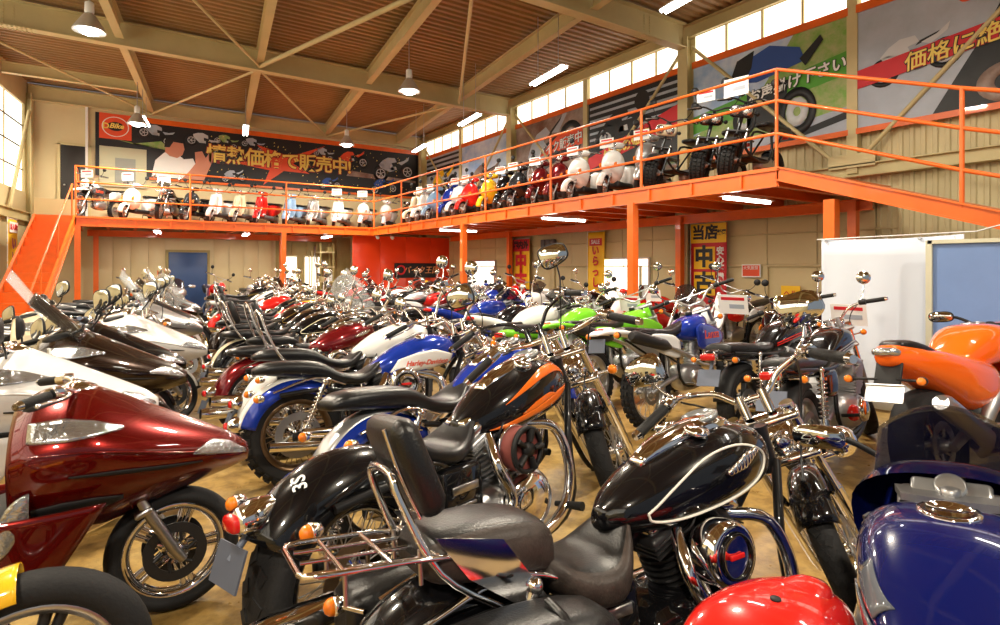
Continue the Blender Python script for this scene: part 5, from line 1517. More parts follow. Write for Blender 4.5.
# ---------------- faired sports bike
def sport(o):
    g = lambda k, d=None: o.get(k, d)
    P = Proto(); wbs = 1.42; rr, fr = .32, .305
    RA, FA = (0, 0, rr), (wbs, 0, fr)
    wheel(P, 'rear_wheel', RA, rr, .18, rr - .09, 'cast', False, 'slick', g('spm', DARKMETAL), g('rimm', DARKMETAL), disc_side=(-1,), nsp=3, hubm=ALLOY)
    wheel(P, 'front_wheel', FA, fr, .12, fr - .075, 'cast', True, 'slick', g('spm', DARKMETAL), g('rimm', DARKMETAL), disc_side=(1, -1), nsp=3, hubm=ALLOY)
    zt = .92; X = fork(P, FA, 24., zt, .105, lm=ALLOY, um=STEEL, split=.5); hx = X(zt)
    fb = MB()
    for s in (1, -1): fb.tube([(hx - .05, s * .05, zt - .08), (.85, s * .17, .72), (.5, s * .16, .52), (.4, s * .13, .36)], [.035, .045, .045, .03], 10, k=4)
    P.add('frame', fb, g('framem', ALLOY))
    sw = MB()
    for s in (1, -1): sw.tube([(.42, s * .11, .4), (.2, s * .14, .4), (-.04, s * .135, rr)], [.03, .034, .024], 8, k=3)
    P.add('swingarm', sw, ALLOY)
    T = P.add('fuel_tank', MB().body([(.36, .80, .76, .72, .09), (.42, .855, .79, .71, .125), (.54, .93, .82, .71, .165), (.70, .985, .84, .72, .20), (.86, .985, .85, .74, .205), (.98, .955, .85, .76, .17), (1.06, .91, .84, .78, .1)], 30, 2.9, 3, 5), PA)
    P.add('fuel_cap', MB().lathe([(.068, 0), (.068, .006), (.05, .01), (.05, .006), (.001, .006)], (.82, 0, .988), 'z', 26, Matrix.Rotation(R(-2), 4, 'Y')), g('capm', STEEL), under=T)
    if g('tankgrip'):
        FT = flank_of([(.36, .80, .76, .72, .09), (.42, .855, .79, .71, .125), (.54, .93, .82, .71, .165), (.70, .985, .84, .72, .20), (.86, .985, .85, .74, .205), (.98, .955, .85, .76, .17), (1.06, .91, .84, .78, .1)], 2.9, 3, 5)
        for s in (1, -1):
            S = lambda x, z, s=s: FT(x, z, s, .005)
            for lo, hi in (([(.47, .845), (.60, .865)], [(.47, .88), (.60, .925)]), ([(.46, .745), (.64, .745)], [(.46, .83), (.64, .85)])):
                P.add('knee_pad', MB().patch(S, lo, hi, 8, 6, .006), g('tankgrip'), under=T)
    P.add('seat', MB().body([(.0, .80, .785, .76, .1), (.06, .825, .79, .755, .13), (.25, .80, .77, .735, .15), (.38, .805, .77, .735, .12), (.42, .81, .78, .75, .08)], 22, 3.4, 3, 4), SEATM)
    P.add('tail_cowl', MB().body([(-.38, .91, .89, .87, .03), (-.32, .925, .885, .84, .075), (-.15, .905, .85, .78, .12), (.05, .85, .79, .70, .145), (.25, .77, .73, .64, .15), (.36, .73, .7, .64, .12)], 24, 2.6, 2.6, 4), PA)
    P.add('pillion_pad', MB().body([(-.3, .935, .92, .90, .06), (-.2, .945, .91, .88, .095), (-.02, .89, .86, .83, .11), (.02, .86, .84, .82, .08)], 18, 3, 3, 4), g('padm', SEATM))
    if g('wedge'):
        P.add('side_cowl', MB().body([(-.38, .90, .86, .82, .05), (-.22, .905, .84, .74, .125), (.1, .865, .77, .60, .18), (.36, .82, .70, .48, .205), (.58, .78, .64, .44, .19), (.68, .70, .6, .5, .12)], 26, 2.6, 2.4, 4), PA)
    if g('hump'):
        hp = P.add('seat_cowl', MB().body([(-.40, .87, .84, .80, .05), (-.34, .905, .84, .77, .13), (-.2, .925, .83, .74, .19), (-.02, .92, .82, .72, .205), (.12, .87, .8, .72, .17), (.18, .82, .78, .74, .1)], 30, 2.2, 2.2, 4), PA)
        P.add('seat_lock', MB().lathe([(.016, 0), (.016, .006), (.012, .008), (.001, .008)], (-.12, .0, .925), 'z', 14), PLASTIC, under=hp)
    L = P.add('tail_light', MB().body([(-.41, .905, .89, .875, .04), (-.36, .915, .885, .855, .075), (-.3, .9, .88, .86, .06)], 16, 2.6), g('tlm', REDLENS))
    P.add('rear_fender', MB().box((-.36, 0, .76), (.02, .14, .2), Matrix.Rotation(R(28), 4, 'Y'), bev=.008), PLASTIC)
    P.add('plate_bracket', MB().box((-.43, 0, .66), (.006, .2, .1), Matrix.Rotation(R(28), 4, 'Y')).tube([(-.41, -.1, .705), (-.41, .1, .705)], .008, 6), STEEL)
    signal(P, 'rear_signal', (-.38, .05, .735), (-.03, .14, .0), PLASTIC, r=.024)
    fm = g('fairing', PA)
    # nose cowl
    nose = MB().body([(1.62, .80, .765, .73, .03), (1.58, .86, .77, .68, .12), (1.48, .93, .80, .64, .20), (1.34, .98, .83, .62, .25), (1.2, .975, .84, .62, .27)][::-1], 30, 2.4, 2.4, 4, cap=False)
    N_ = P.add('nose_cowl', nose, fm)
    for s in (1, -1):
        P.add('headlight_lens', MB().body([(1.47, .83, .795, .76, .02), (1.53, .825, .785, .745, .05), (1.585, .80, .77, .735, .035)], 14, 2.4, y0=s * .095), CLEAR, under=N_)
    if g('full', True):
        for s in (1, -1):
            secs = [(.52, .50, .36, .22), (.62, .62, .40, .17), (.80, .70, .42, .15), (1.0, .78, .46, .17), (1.18, .86, .55, .26), (1.32, .90, .62, .42), (1.40, .86, .66, .55)]
            def fn(u, v, s=s):
                n = len(secs) - 1; i = min(int(u * n), n - 1); t = u * n - i
                a = [secs[i][k] + (secs[i+1][k] - secs[i][k]) * t for k in range(4)]
                z = a[3] + (a[1] - a[3]) * v
                y = .13 + .13 * math.sin(math.pi * min(max((v * .75 + .12), 0), 1)) * (1 - .3 * abs(2 * u - 1) ** 3) + .02 * math.sin(u * 6)
                return (a[0], s * y, z)
            P.add('side_fairing', MB().sheet(fn, 18, 12, .006), fm)
    def fs(u, v):
        y = (u - .5) * .42 * (1 - .22 * v); z = .94 + v * .26 * (1 - .22 * (2 * u - 1) ** 2)
        return (1.44 - v * .30 - 2.4 * y * y * (1.1 - .3 * v), y, z - .5 * y * y)
    P.add('windscreen', MB().sheet(fs, 20, 12, .004), g('screen', SMOKE))
    P.add('instrument_panel', MB().box((1.16, 0, .94), (.07, .2, .03), Matrix.Rotation(R(-30), 4, 'Y'), bev=.012).lathe([(.04, 0), (.04, .02), (.034, .022), (.001, .018)], (1.15, 0, .95), 'z', 18, Matrix.Rotation(R(-40), 4, 'Y')), g('dashm', PLASTIC), True)
    P.add('top_yoke', MB().prism([(-.05, -.12), (.03, -.14), (.05, 0), (.03, .14), (-.05, .12), (-.06, 0)], .022, Matrix.Translation((hx - .02, 0, zt + .0))).lathe([(.026, 0), (.026, .03), (.012, .034), (.001, .034)], (hx - .03, 0, zt + .01), 'z', 16), ALLOY, True)
    bar = []
    for s in (1, -1):
        cw = g('clipw', 1.); P.add('clip_on', MB().tube([(hx - .01, s * .12, zt - .02), (hx - .05, s * .2 * cw, zt - .03), (hx - .10, s * .33 * cw, zt - .055)], .011, 8), STEEL, True)
    grip_pair(P, lambda s: ((hx - .055, s * .21 * g('clipw', 1.), zt - .031), (hx - .105, s * .35 * g('clipw', 1.), zt - .058)), .017, chrome_end=False, swm=PLASTIC, levm=STEEL)
    for s in (1, -1):
        b = Vector((1.36, s * .2, .97)); t = Vector((1.30, s * .37, 1.03))
        n = P.add('mirror', MB().tube([b, (b + t) / 2 + Vector((0, 0, .02)), t], .011, 8, k=3), PLASTIC)
        sh = MB().body([(t.x + .045, t.z + .01, t.z, t.z - .01, .03), (t.x + .03, t.z + .03, t.z, t.z - .03, .065), (t.x, t.z + .042, t.z, t.z - .042, .085), (t.x - .008, t.z + .042, t.z, t.z - .042, .085)], 20, 2.8, y0=t.y)
        P.add('mirror_shell', sh, g('mirm', PA), under=n)
        P.add('mirror_glass', MB().body([(t.x - .012, t.z + .036, t.z, t.z - .036, .078), (t.x - .009, t.z + .037, t.z, t.z - .037, .079)], 20, 2.8, y0=t.y), MIRROR, under=n)
    P.add('front_fender', arc_fender(FA, fr + .02, .072, 25, 150, 18, .06), g('ffm', PA), True)
    P.add('engine_case', MB().body([(.42, .5, .4, .28, .12), (.5, .56, .4, .22, .18), (.75, .58, .4, .2, .19), (.98, .52, .4, .24, .16), (1.04, .44, .38, .3, .1)], 22, 3.4), DARKMETAL)
    for y in (-.09, .09):
        pipe(P, [(1.0, y, .5), (1.08, y, .42), (1.02, y, .24), (.8, y, .18), (.45, -.08, .2)], .02, STEEL, 4, 'header_pipe')
    P.add('muffler', MB().tube([(.45, -.08, .2), (.3, -.17, .28), (.2, -.2, .36), (-.3, -.23, .60), (-.34, -.23, .62)], [.025, .03, .055, .058, .04], 16), g('mufm', STEEL))
    for s in (1, -1): P.add('footpeg', MB().tube([(.35, s * .15, .40), (.35, s * .25, .41)], .012, 8), ALLOY)
    P.add('kickstand', MB().tube([(.5, .16, .26), (.46, .26, .08), (.46, .29, .035)], .011, 8), FRAMEBLK)
    return P

# ---------------- off-road bike
def trail(o):
    g = lambda k, d=None: o.get(k, d)
    P = Proto(); wbs = 1.44; rr, fr = g('rr', .335), .35
    RA, FA = (0, 0, rr), (wbs, 0, fr)
    wheel(P, 'rear_wheel', RA, rr, .125, rr - .085, 'wire', False, 'knob', STEEL, STEEL, disc_side=(-1,), disc_r=.11, hubm=ALLOY)
    wheel(P, 'front_wheel', FA, fr, .09, fr - .07, 'wire', True, 'knob', STEEL, STEEL, disc_side=(1,), disc_r=.125, hubm=ALLOY)
    zt = 1.06; X = fork(P, FA, 27., zt, .10, .027, .021, g('forkm', ALLOY), STEEL, .55); hx = X(zt)
    f = MB(); f.tube([(hx - .05, 0, zt - .03), (hx - .0, 0, zt - .2)], .032, 10); f.tube([(hx - .03, 0, zt - .1), (.8, 0, .88), (.45, 0, .80)], .022, 8, k=3); f.tube([(hx - .0, 0, zt - .18), (.98, 0, .6), (.9, 0, .36)], .02, 8, k=3)
    for s in (1, -1):
        f.tube([(.9, s * .05, .38), (.6, s * .1, .32), (.42, s * .1, .42), (.44, s * .1, .78)], .014, 8, k=3); f.tube([(.46, s * .09, .78), (.1, s * .1, .86), (-.2, s * .09, .92)], .012, 8); f.tube([(.44, s * .1, .55), (-.1, s * .1, .84)], .011, 8)
    P.add('frame', f, g('framem', FRAMEBLK))
    sw = MB()
    for s in (1, -1): sw.tube([(.42, s * .07, .44), (.15, s * .1, .4), (-.05, s * .095, rr)], [.024, .026, .02], 8, k=3)
    P.add('swingarm', sw, ALLOY)
    P.add('shock_absorber', MB().tube([(.4, 0, .72), (.36, 0, .42)], .02, 8), STEEL)
    T = P.add('fuel_tank', MB().body([(.56, .90, .86, .80, .06), (.66, .955, .87, .76, .12), (.80, 1.0, .88, .74, .155), (.94, 1.02, .9, .76, .145), (1.04, .99, .9, .82, .07)], 26, 2.7, 2.5, 4), PA)
    P.add('fuel_cap', MB().lathe([(.035, 0), (.035, .03), (.025, .034), (.001, .034)], (.86, 0, 1.01), 'z', 16), PLASTIC, under=T)
    for s in (1, -1):
        P.add('tank_shroud', MB().body([(.70, .88, .80, .70, .01), (.78, .92, .80, .66, .02), (.95, .9, .79, .66, .02), (1.12, .84, .78, .7, .015), (1.18, .8, .77, .74, .006)], 14, 2.6, y0=s * .165), PB)
        if g('script'):
            me = text_mesh('shroud_lettering', g('script'), .12, mat('script_red', '#d8401c', .4), ext=.001, shear=.2, bold=.002)
            me.transform(Matrix.Translation((.93, s * .187, .80)) @ (Matrix() if s < 0 else Matrix.Rotation(R(180), 4, 'Z')) @ Matrix.Rotation(R(90), 4, 'X'))
            P.add('shroud_lettering', me, None)
        P.add('side_panel', MB().body([(.0, .86, .82, .78, .006), (.1, .87, .80, .70, .014), (.35, .84, .74, .62, .016), (.46, .78, .7, .62, .006)], 14, 2.8, y0=s * .115), g('panelm', WHITEPL))
    P.add('seat', MB().body([(-.32, .945, .925, .90, .06), (-.24, .96, .92, .89, .085), (.1, .925, .88, .845, .095), (.4, .90, .86, .82, .085), (.6, .94, .89, .84, .07), (.7, .97, .92, .88, .04)], 20, 3.2, 3, 4), SEATM)
    P.add('rear_fender', MB().body([(-.66, .93, .915, .905, .06), (-.55, .955, .93, .905, .085), (-.3, .94, .91, .885, .095), (-.05, .89, .87, .84, .09), (.12, .84, .82, .79, .07)], 18, 2.6, 3, 4), g('fenderm', WHITEPL))
    P.add('front_fender', MB().body([(1.08, .84, .82, .80, .05), (1.25, .845, .82, .79, .075), (1.5, .83, .80, .77, .075), (1.78, .76, .74, .72, .055), (1.86, .725, .715, .705, .03)], 18, 2.6, 3, 4), g('fenderm', WHITEPL), True)
    L = P.add('tail_light', MB().box((-.5, 0, .945), (.12, .1, .055), bev=.015), g('tailm', WHITEPL)); P.add('tail_lens', MB().box((-.565, 0, .94), (.03, .09, .05), bev=.012), REDLENS, under=L)
    P.add('plate_bracket', MB().box((-.62, 0, .82), (.006, .18, .12), Matrix.Rotation(R(15), 4, 'Y')), PLATEGREY)
    signal(P, 'rear_signal', (-.5, .06, .9), (-.02, .1, 0), PLASTIC, r=.03)
    hz = .93
    n = P.add('headlight_cowl', MB().body([(X(hz) + .10, 1.1, .98, .86, .08), (X(hz) + .15, 1.08, .96, .84, .11), (X(hz) + .2, 1.02, .94, .85, .09), (X(hz) + .22, .98, .93, .88, .05)], 20, 3), g('cowlm', WHITEPL), True)
    P.add('headlight_lens', MB().lathe([(.06, 0), (.06, .02), (.03, .03), (.001, .032)], (X(hz) + .2, 0, .94), 'x', 18), CLEAR, under=n)
    signal(P, 'front_signal', (X(hz) + .12, .1, .93), (0, .09, 0), PLASTIC, True, .03)
    top = Vector((hx - .01, 0, zt + .02))
    pts = [top + Vector((0, 0, .05)), top + Vector((0, .07, .052)), top + Vector((.01, .17, .14)), top + Vector((-.02, .26, .16)), top + Vector((-.06, .41, .15))]
    P.add('handlebar', MB().tube([Vector((p.x, -p.y, p.z)) for p in pts[:0:-1]] + pts, .0115, 10, k=5).tube([top + Vector((.01, -.17, .14)), top + Vector((.01, .17, .14))], .007, 8), g('barm', STEEL), True)
    a, b = pts[-2].lerp(pts[-1], .25), pts[-1] + (pts[-1] - pts[-2]).normalized() * .02
    grip_pair(P, lambda s: ((a.x, a.y * s, a.z), (b.x, b.y * s, b.z)), .017, chrome_end=False, swm=PLASTIC, levm=STEEL)
    mirror(P, (a.x + .02, a.y - .03, a.z + .02), (a.x + .05, a.y + .05, a.z + .19), 'round', .05, PLASTIC)
    P.add('engine_case', MB().body([(.5, .5, .42, .34, .08), (.56, .54, .42, .28, .11), (.75, .52, .42, .28, .12), (.9, .46, .4, .32, .1)], 20, 3.2), ALLOY)
    P.add('clutch_cover', MB().lathe([(.001, -.155), (.06, -.152), (.08, -.135), (.085, -.1)], (.66, 0, .4), n=22), STEEL)
    P.add('cylinder', fin_cyl((.78, 0, .5), (.84, 0, .74), .085, 9), ALLOY)
    pipe(P, [(.92, -.03, .68), (1.0, -.08, .62), (.98, -.14, .5), (.75, -.15, .52), (.45, -.14, .66), (.2, -.15, .74)], .02, STEEL)
    P.add('muffler', MB().tube([(.24, -.15, .73), (.14, -.155, .76), (-.3, -.16, .87), (-.34, -.16, .88)], [.022, .055, .058, .035], 16), g('mufm', DARKMETAL))
    for s in (1, -1): P.add('footpeg', MB().tube([(.5, s * .1, .36), (.5, s * .2, .36)], .012, 8), STEEL)
    P.add('kickstand', MB().tube([(.46, .12, .36), (.42, .26, .06), (.42, .28, .03)], .011, 8), ALLOY)
    return P

# ---------------- big touring scooter
def maxi(o):
    g = lambda k, d=None: o.get(k, d)
    P = Proto(); wbs = 1.5; rr, fr = .265, .275
    RA, FA = (0, 0, rr), (wbs, 0, fr)
    wheel(P, 'rear_wheel', RA, rr, .14, rr - .085, 'cast', False, 'slick', g('spm', ALLOY), g('rimm', CHROME), nsp=5, disc_side=(-1,), disc_r=.1)
    wheel(P, 'front_wheel', FA, fr, .115, fr - .068, 'cast', True, 'slick', g('spm', CHROME), g('rimm', CHROME), nsp=5, disc_side=(1, -1), disc_r=.13, discm=DARKMETAL)
    X = fork(P, FA, 27., .66, .09, .024, .02, STEEL, STEEL, .6)
    P.axis_p = Vector((X(.95), 0, .95))
    # front body: beak nose with a crease along the belt
    NS = [(.93, 1.00, .80, .42, .30), (1.02, 1.06, .82, .40, .325), (1.16, 1.07, .83, .42, .335), (1.30, 1.01, .80, .47, .305), (1.46, .925, .755, .52, .25), (1.62, .84, .715, .565, .175), (1.75, .765, .685, .60, .095), (1.82, .705, .665, .625, .03)]
    N_ = P.add('front_cowl', MB().body(NS, 40, 1.62, 1.45, 5), PA)
    F = flank_of(NS, 1.62, 1.45, 5)
    for s in (1, -1):
        S = lambda x, z, s=s: F(x, z, s, .004)
        P.add('headlight_lens', MB().patch(S, [(1.56, .735), (1.66, .71), (1.74, .69), (1.805, .672)], [(1.56, .745), (1.64, .775), (1.72, .748), (1.80, .69)], 16, 6, .008), CLEAR, under=N_)
        P.add('position_lamp', MB().patch(S, [(.99, .89), (1.1, .885), (1.2, .89), (1.30, .90)], [(.99, .955), (1.1, .965), (1.2, .945), (1.30, .905)], 14, 6, .008), CLEAR, under=N_)
        P.add('cowl_slot', MB().patch(S, [(1.12, .745), (1.28, .722), (1.46, .70), (1.60, .692)], [(1.12, .75), (1.28, .74), (1.46, .715), (1.60, .695)], 14, 3, .006), PLASTIC, under=N_)
        P.add('cowl_crease', MB().tube([S(1.0, .845), S(1.16, .84), S(1.3, .812), S(1.46, .77), S(1.62, .728), S(1.74, .695)], [.002, .005, .006, .005, .002], 6, k=3), PA, under=N_)
        P.add('air_intake', MB().patch(S, [(1.0, .56), (1.1, .55), (1.2, .565), (1.30, .60)], [(1.0, .63), (1.1, .64), (1.2, .635), (1.30, .615)], 12, 4, .006), PLASTIC, under=N_)
        # lower leg panel, lens strip at its rear edge
        def fn(u, v, s=s):
            x0_ = .80 + .30 * (1 - v) * .2; x1_ = 1.02 + .22 * v
            x = x0_ + (x1_ - x0_) * u; z = .26 + .36 * v
            return (x, s * (.235 + .06 * v + .02 * math.sin(u * 3.1)), z)
        P.add('lower_panel', MB().sheet(fn, 10, 10, .01), PA)
        P.add('leg_lamp', MB().body([(.90, .60, .54, .48, .004), (.93, .66, .57, .49, .012), (.97, .70, .63, .55, .01), (1.0, .71, .67, .62, .003)], 12, 2.2, y0=s * .30), CLEAR)
        P.add('side_skirt', MB().body([(-.1, .46, .40, .30, .02), (.05, .50, .40, .24, .035), (.5, .46, .36, .2, .04), (.85, .46, .36, .2, .04), (1.0, .44, .36, .26, .02)], 16, 3, y0=s * .2), PA)
        P.add('rear_cowl', MB().body([(-.46, .76, .72, .68, .015), (-.35, .80, .72, .62, .05), (.0, .76, .64, .50, .075), (.35, .70, .58, .44, .07), (.56, .62, .52, .42, .03)], 18, 2.4, y0=s * .17), PA)
    P.add('floor_tunnel', MB().body([(.5, .66, .5, .25, .2), (.7, .6, .45, .22, .22), (.95, .66, .5, .24, .22), (1.02, .8, .6, .3, .18)], 20, 3.4), PLASTIC)
    P.add('seat', MB().body([(-.42, .86, .82, .78, .1), (-.32, .895, .83, .77, .15), (-.02, .87, .81, .74, .165), (.06, .80, .76, .70, .165), (.3, .765, .73, .68, .16), (.52, .75, .71, .66, .12), (.62, .73, .7, .66, .06)], 24, 3.2, 3, 4), SEATM)
    P.add('grab_rail', MB().tube([(-.15, .17, .80), (-.42, .15, .86), (-.52, .0, .87), (-.42, -.15, .86), (-.15, -.17, .80)], .014, 8, k=4), ALLOY)
    L = P.add('tail_light', MB().body([(-.5, .75, .72, .68, .05), (-.46, .775, .72, .66, .12), (-.38, .78, .72, .67, .13)], 18, 2.8), REDLENS)
    P.add('rear_fender', arc_fender(RA, rr + .04, .085, 60, 172, 16, .06), PLASTIC)
    P.add('plate_bracket', MB().box((-.5, 0, .52), (.006, .2, .14), Matrix.Rotation(R(22), 4, 'Y')).box((-.44, 0, .60), (.14, .09, .02), Matrix.Rotation(R(-35), 4, 'Y')), PLATEGREY)
    P.add('front_fender', arc_fender(FA, fr + .02, .075, 10, 160, 16, .06), g('ffm', PA), True)
    def fs(u, v):
        y = (u - .5) * .46 * (1 - .3 * v); z = 1.03 + v * g('scr_h', .3) * (1 - .2 * (2 * u - 1) ** 2)
        return (1.22 - v * .3 - 1.3 * y * y, y, z - .7 * y * y)
    P.add('windscreen', MB().sheet(fs, 16, 10, .004), g('screen', SMOKE))
    P.add('dashboard', MB().body([(.96, 1.02, .99, .95, .12), (1.0, 1.04, 1.0, .95, .17), (1.1, 1.06, 1.01, .95, .16), (1.16, 1.04, 1.0, .96, .1)], 18, 3), PLASTIC)
    hx = X(.95)
    bp = [(hx - .02, 0, 1.02), (hx - .02, .08, 1.04), (hx - .06, .2, 1.075), (hx - .14, .33, 1.06), (hx - .18, .39, 1.05)]
    P.add('handlebar', MB().tube([(a, -b, c) for a, b, c in bp[:0:-1]] + bp, .0125, 10, k=4), CHROME, True)
    P.add('bar_cover', MB().body([(hx - .09, 1.06, 1.03, 1.0, .06), (hx - .03, 1.09, 1.04, 1.0, .1), (hx + .05, 1.06, 1.03, 1.0, .06)], 16, 3), CHROME if g('chromebar') else PLASTIC, True)
    grip_pair(P, lambda s: ((hx - .10, s * .28, 1.066), (hx - .175, s * .385, 1.052)), .018, swm=CHROME if g('chromebar') else PLASTIC)
    mirror(P, (1.12, .24, 1.02), (1.10, .42, 1.17), 'wide', .075, g('mirm', PLASTIC))
    P.add('engine_case', MB().body([(-.1, .38, .3, .22, .05), (.0, .42, .32, .2, .09), (.3, .4, .3, .2, .1), (.48, .36, .3, .24, .06)], 18, 3, y0=.06), ALLOY)
    P.add('muffler', MB().tube([(.32, -.13, .26), (.15, -.2, .27), (.08, -.22, .29), (-.34, -.23, .38), (-.37, -.23, .385)], [.022, .03, .062, .066, .04], 16), g('mufm', STEEL))
    P.add('kickstand', MB().tube([(.4, .17, .24), (.38, .27, .07), (.38, .3, .035)], .011, 8), FRAMEBLK)
    return P

# ---------------- small step-through scooter
def scoot(o):
    g = lambda k, d=None: o.get(k, d)
    P = Proto(); wbs = 1.18; rr = fr = g('r', .215)
    RA, FA = (0, 0, rr), (wbs, 0, fr)
    wheel(P, 'rear_wheel', RA, rr, .1, rr - .085, 'cast', False, 'slick', STEEL, STEEL, nsp=3, disc=False, hubm=ALLOY)
    wheel(P, 'front_wheel', FA, fr, .09, fr - .08, 'cast', True, 'slick', STEEL, STEEL, nsp=3, disc=False, hubm=ALLOY)
    rk = 26.; X = fork(P, FA, rk, .55, .07, .017, .014, STEEL, STEEL, .6)
    zt = .96; hx = FA[0] - (zt - fr) * math.tan(R(rk)); P.axis_p = Vector((hx, 0, zt))
    retro = g('retro', False)
    # leg shield and front apron
    if retro:
        def fn(u, v):
            y = (u - .5) * (.42 - .10 * abs(2 * v - .9)); z = .26 + .60 * v
            return (.92 + .10 * (1 - v) * (1 - v) - .02 * v - .9 * y * y + (.06 if v < .08 else 0), y, z)
        A = P.add('leg_shield', MB().sheet(fn, 14, 14, .012), PA)
        P.add('front_apron', MB().body([(.86, .86, .60, .34, .06), (.95, .86, .58, .32, .085), (1.02, .80, .56, .36, .07), (1.06, .70, .55, .42, .03)], 20, 2.4), PA, under=A)
    else:
        A = P.add('leg_shield', MB().body([(.78, .80, .60, .30, .17), (.84, .86, .60, .28, .21), (.94, .87, .62, .32, .20), (1.04, .80, .60, .40, .15), (1.14, .68, .56, .46, .08), (1.19, .6, .54, .49, .03)], 26, 2.1, 2., 4), PA)
        for s in (1, -1):
            P.add('signal_lens', MB().body([(.98, .64, .6, .56, .005), (1.03, .65, .6, .55, .012), (1.1, .62, .59, .56, .006)], 10, 2.2, y0=s * .148), AMBER, under=A)
    P.add('front_fender', arc_fender(FA, fr + .03, .062, -5, 150, 16, .05), g('ffm', PA), True)
    P.add('floor_board', MB().body([(.34, .31, .27, .22, .13), (.42, .33, .27, .21, .16), (.7, .32, .27, .21, .16), (.88, .34, .28, .22, .13)], 18, 5), g('floorm', PLASTIC))
    B = P.add('rear_body', MB().body([(-.34, .66, .62, .57, .05), (-.26, .70, .58, .48, .12), (-.05, .72, .56, .40, .165), (.18, .70, .52, .32, .16), (.33, .68, .5, .28, .14), (.4, .64, .48, .28, .1)], 26, 2.6, 2.6, 4), PA)
    P.add('seat', MB().body([(-.36, .74, .715, .68, .07), (-.28, .775, .73, .69, .12), (-.05, .765, .725, .69, .135), (.2, .745, .715, .68, .13), (.36, .74, .71, .67, .09), (.41, .72, .70, .67, .05)], 22, 3, 3, 4), g('seatm', SEATM))
    L = P.add('tail_light', MB().body([(-.39, .63, .6, .57, .04), (-.35, .645, .6, .555, .07), (-.28, .64, .6, .56, .08)], 14, 2.6), REDLENS)
    for s in (1, -1): P.add('rear_signal', MB().ball((-.32, s * .12, .6), (.04, .02, .022), 10, 6), AMBER)
    P.add('carrier', MB().tube([(-.2, .11, .745), (-.42, .1, .765), (-.46, 0, .765), (-.42, -.1, .765), (-.2, -.11, .745)], .009, 6, k=3), STEEL)
    P.add('rear_fender', arc_fender(RA, rr + .03, .06, 70, 185, 14, .045), PLASTIC)
    H = P.add('handlebar_cover', MB().body([(hx - .1, 1.0, .965, .93, .08), (hx - .04, 1.03, .97, .91, .15), (hx + .04, 1.02, .965, .9, .13), (hx + .11, .98, .95, .91, .07)], 22, 2.6, 2.6, 3), PA, True)
    P.add('headlight_lens', MB().lathe([(.062, 0), (.062, .02), (.035, .035), (.001, .04)], (hx + .085, 0, .96), 'x', 20), CLEAR, under=H)
    P.add('gauge', MB().box((hx - .07, 0, 1.005), (.05, .12, .02), Matrix.Rotation(R(30), 4, 'Y'), bev=.006), PLASTIC, under=H)
    P.add('handlebar', MB().tube([(hx - .09, -.33, .99), (hx - .03, -.14, .985), (hx - .03, .14, .985), (hx - .09, .33, .99)], .011, 8, k=3), STEEL, True)
    grip_pair(P, lambda s: ((hx - .06, s * .22, .989), (hx - .095, s * .335, .99)), .016, chrome_end=False, swm=PLASTIC, levm=STEEL)
    mirror(P, (hx - .04, .18, 1.0), (hx - .02, .27, 1.2), 'round', .052, PLASTIC)
    P.add('steering_post', MB().tube([(hx + .005, 0, .93), (hx + .16, 0, .6)], .03, 10), g('postm', PA), True)
    P.add('engine_case', MB().body([(-.08, .3, .25, .18, .03), (.0, .33, .25, .16, .055), (.3, .32, .26, .17, .055), (.42, .3, .26, .2, .03)], 16, 3, y0=.085), ALLOY)
    P.add('muffler', MB().tube([(.3, -.08, .2), (.15, -.11, .2), (.1, -.12, .22), (-.2, -.13, .3), (-.22, -.13, .3)], [.015, .02, .045, .048, .03], 12), DARKMETAL)
    P.add('center_stand', MB().tube([(.3, .1, .2), (.26, .16, .02), (.26, -.16, .02), (.3, -.1, .2)], .01, 6), FRAMEBLK)
    return P

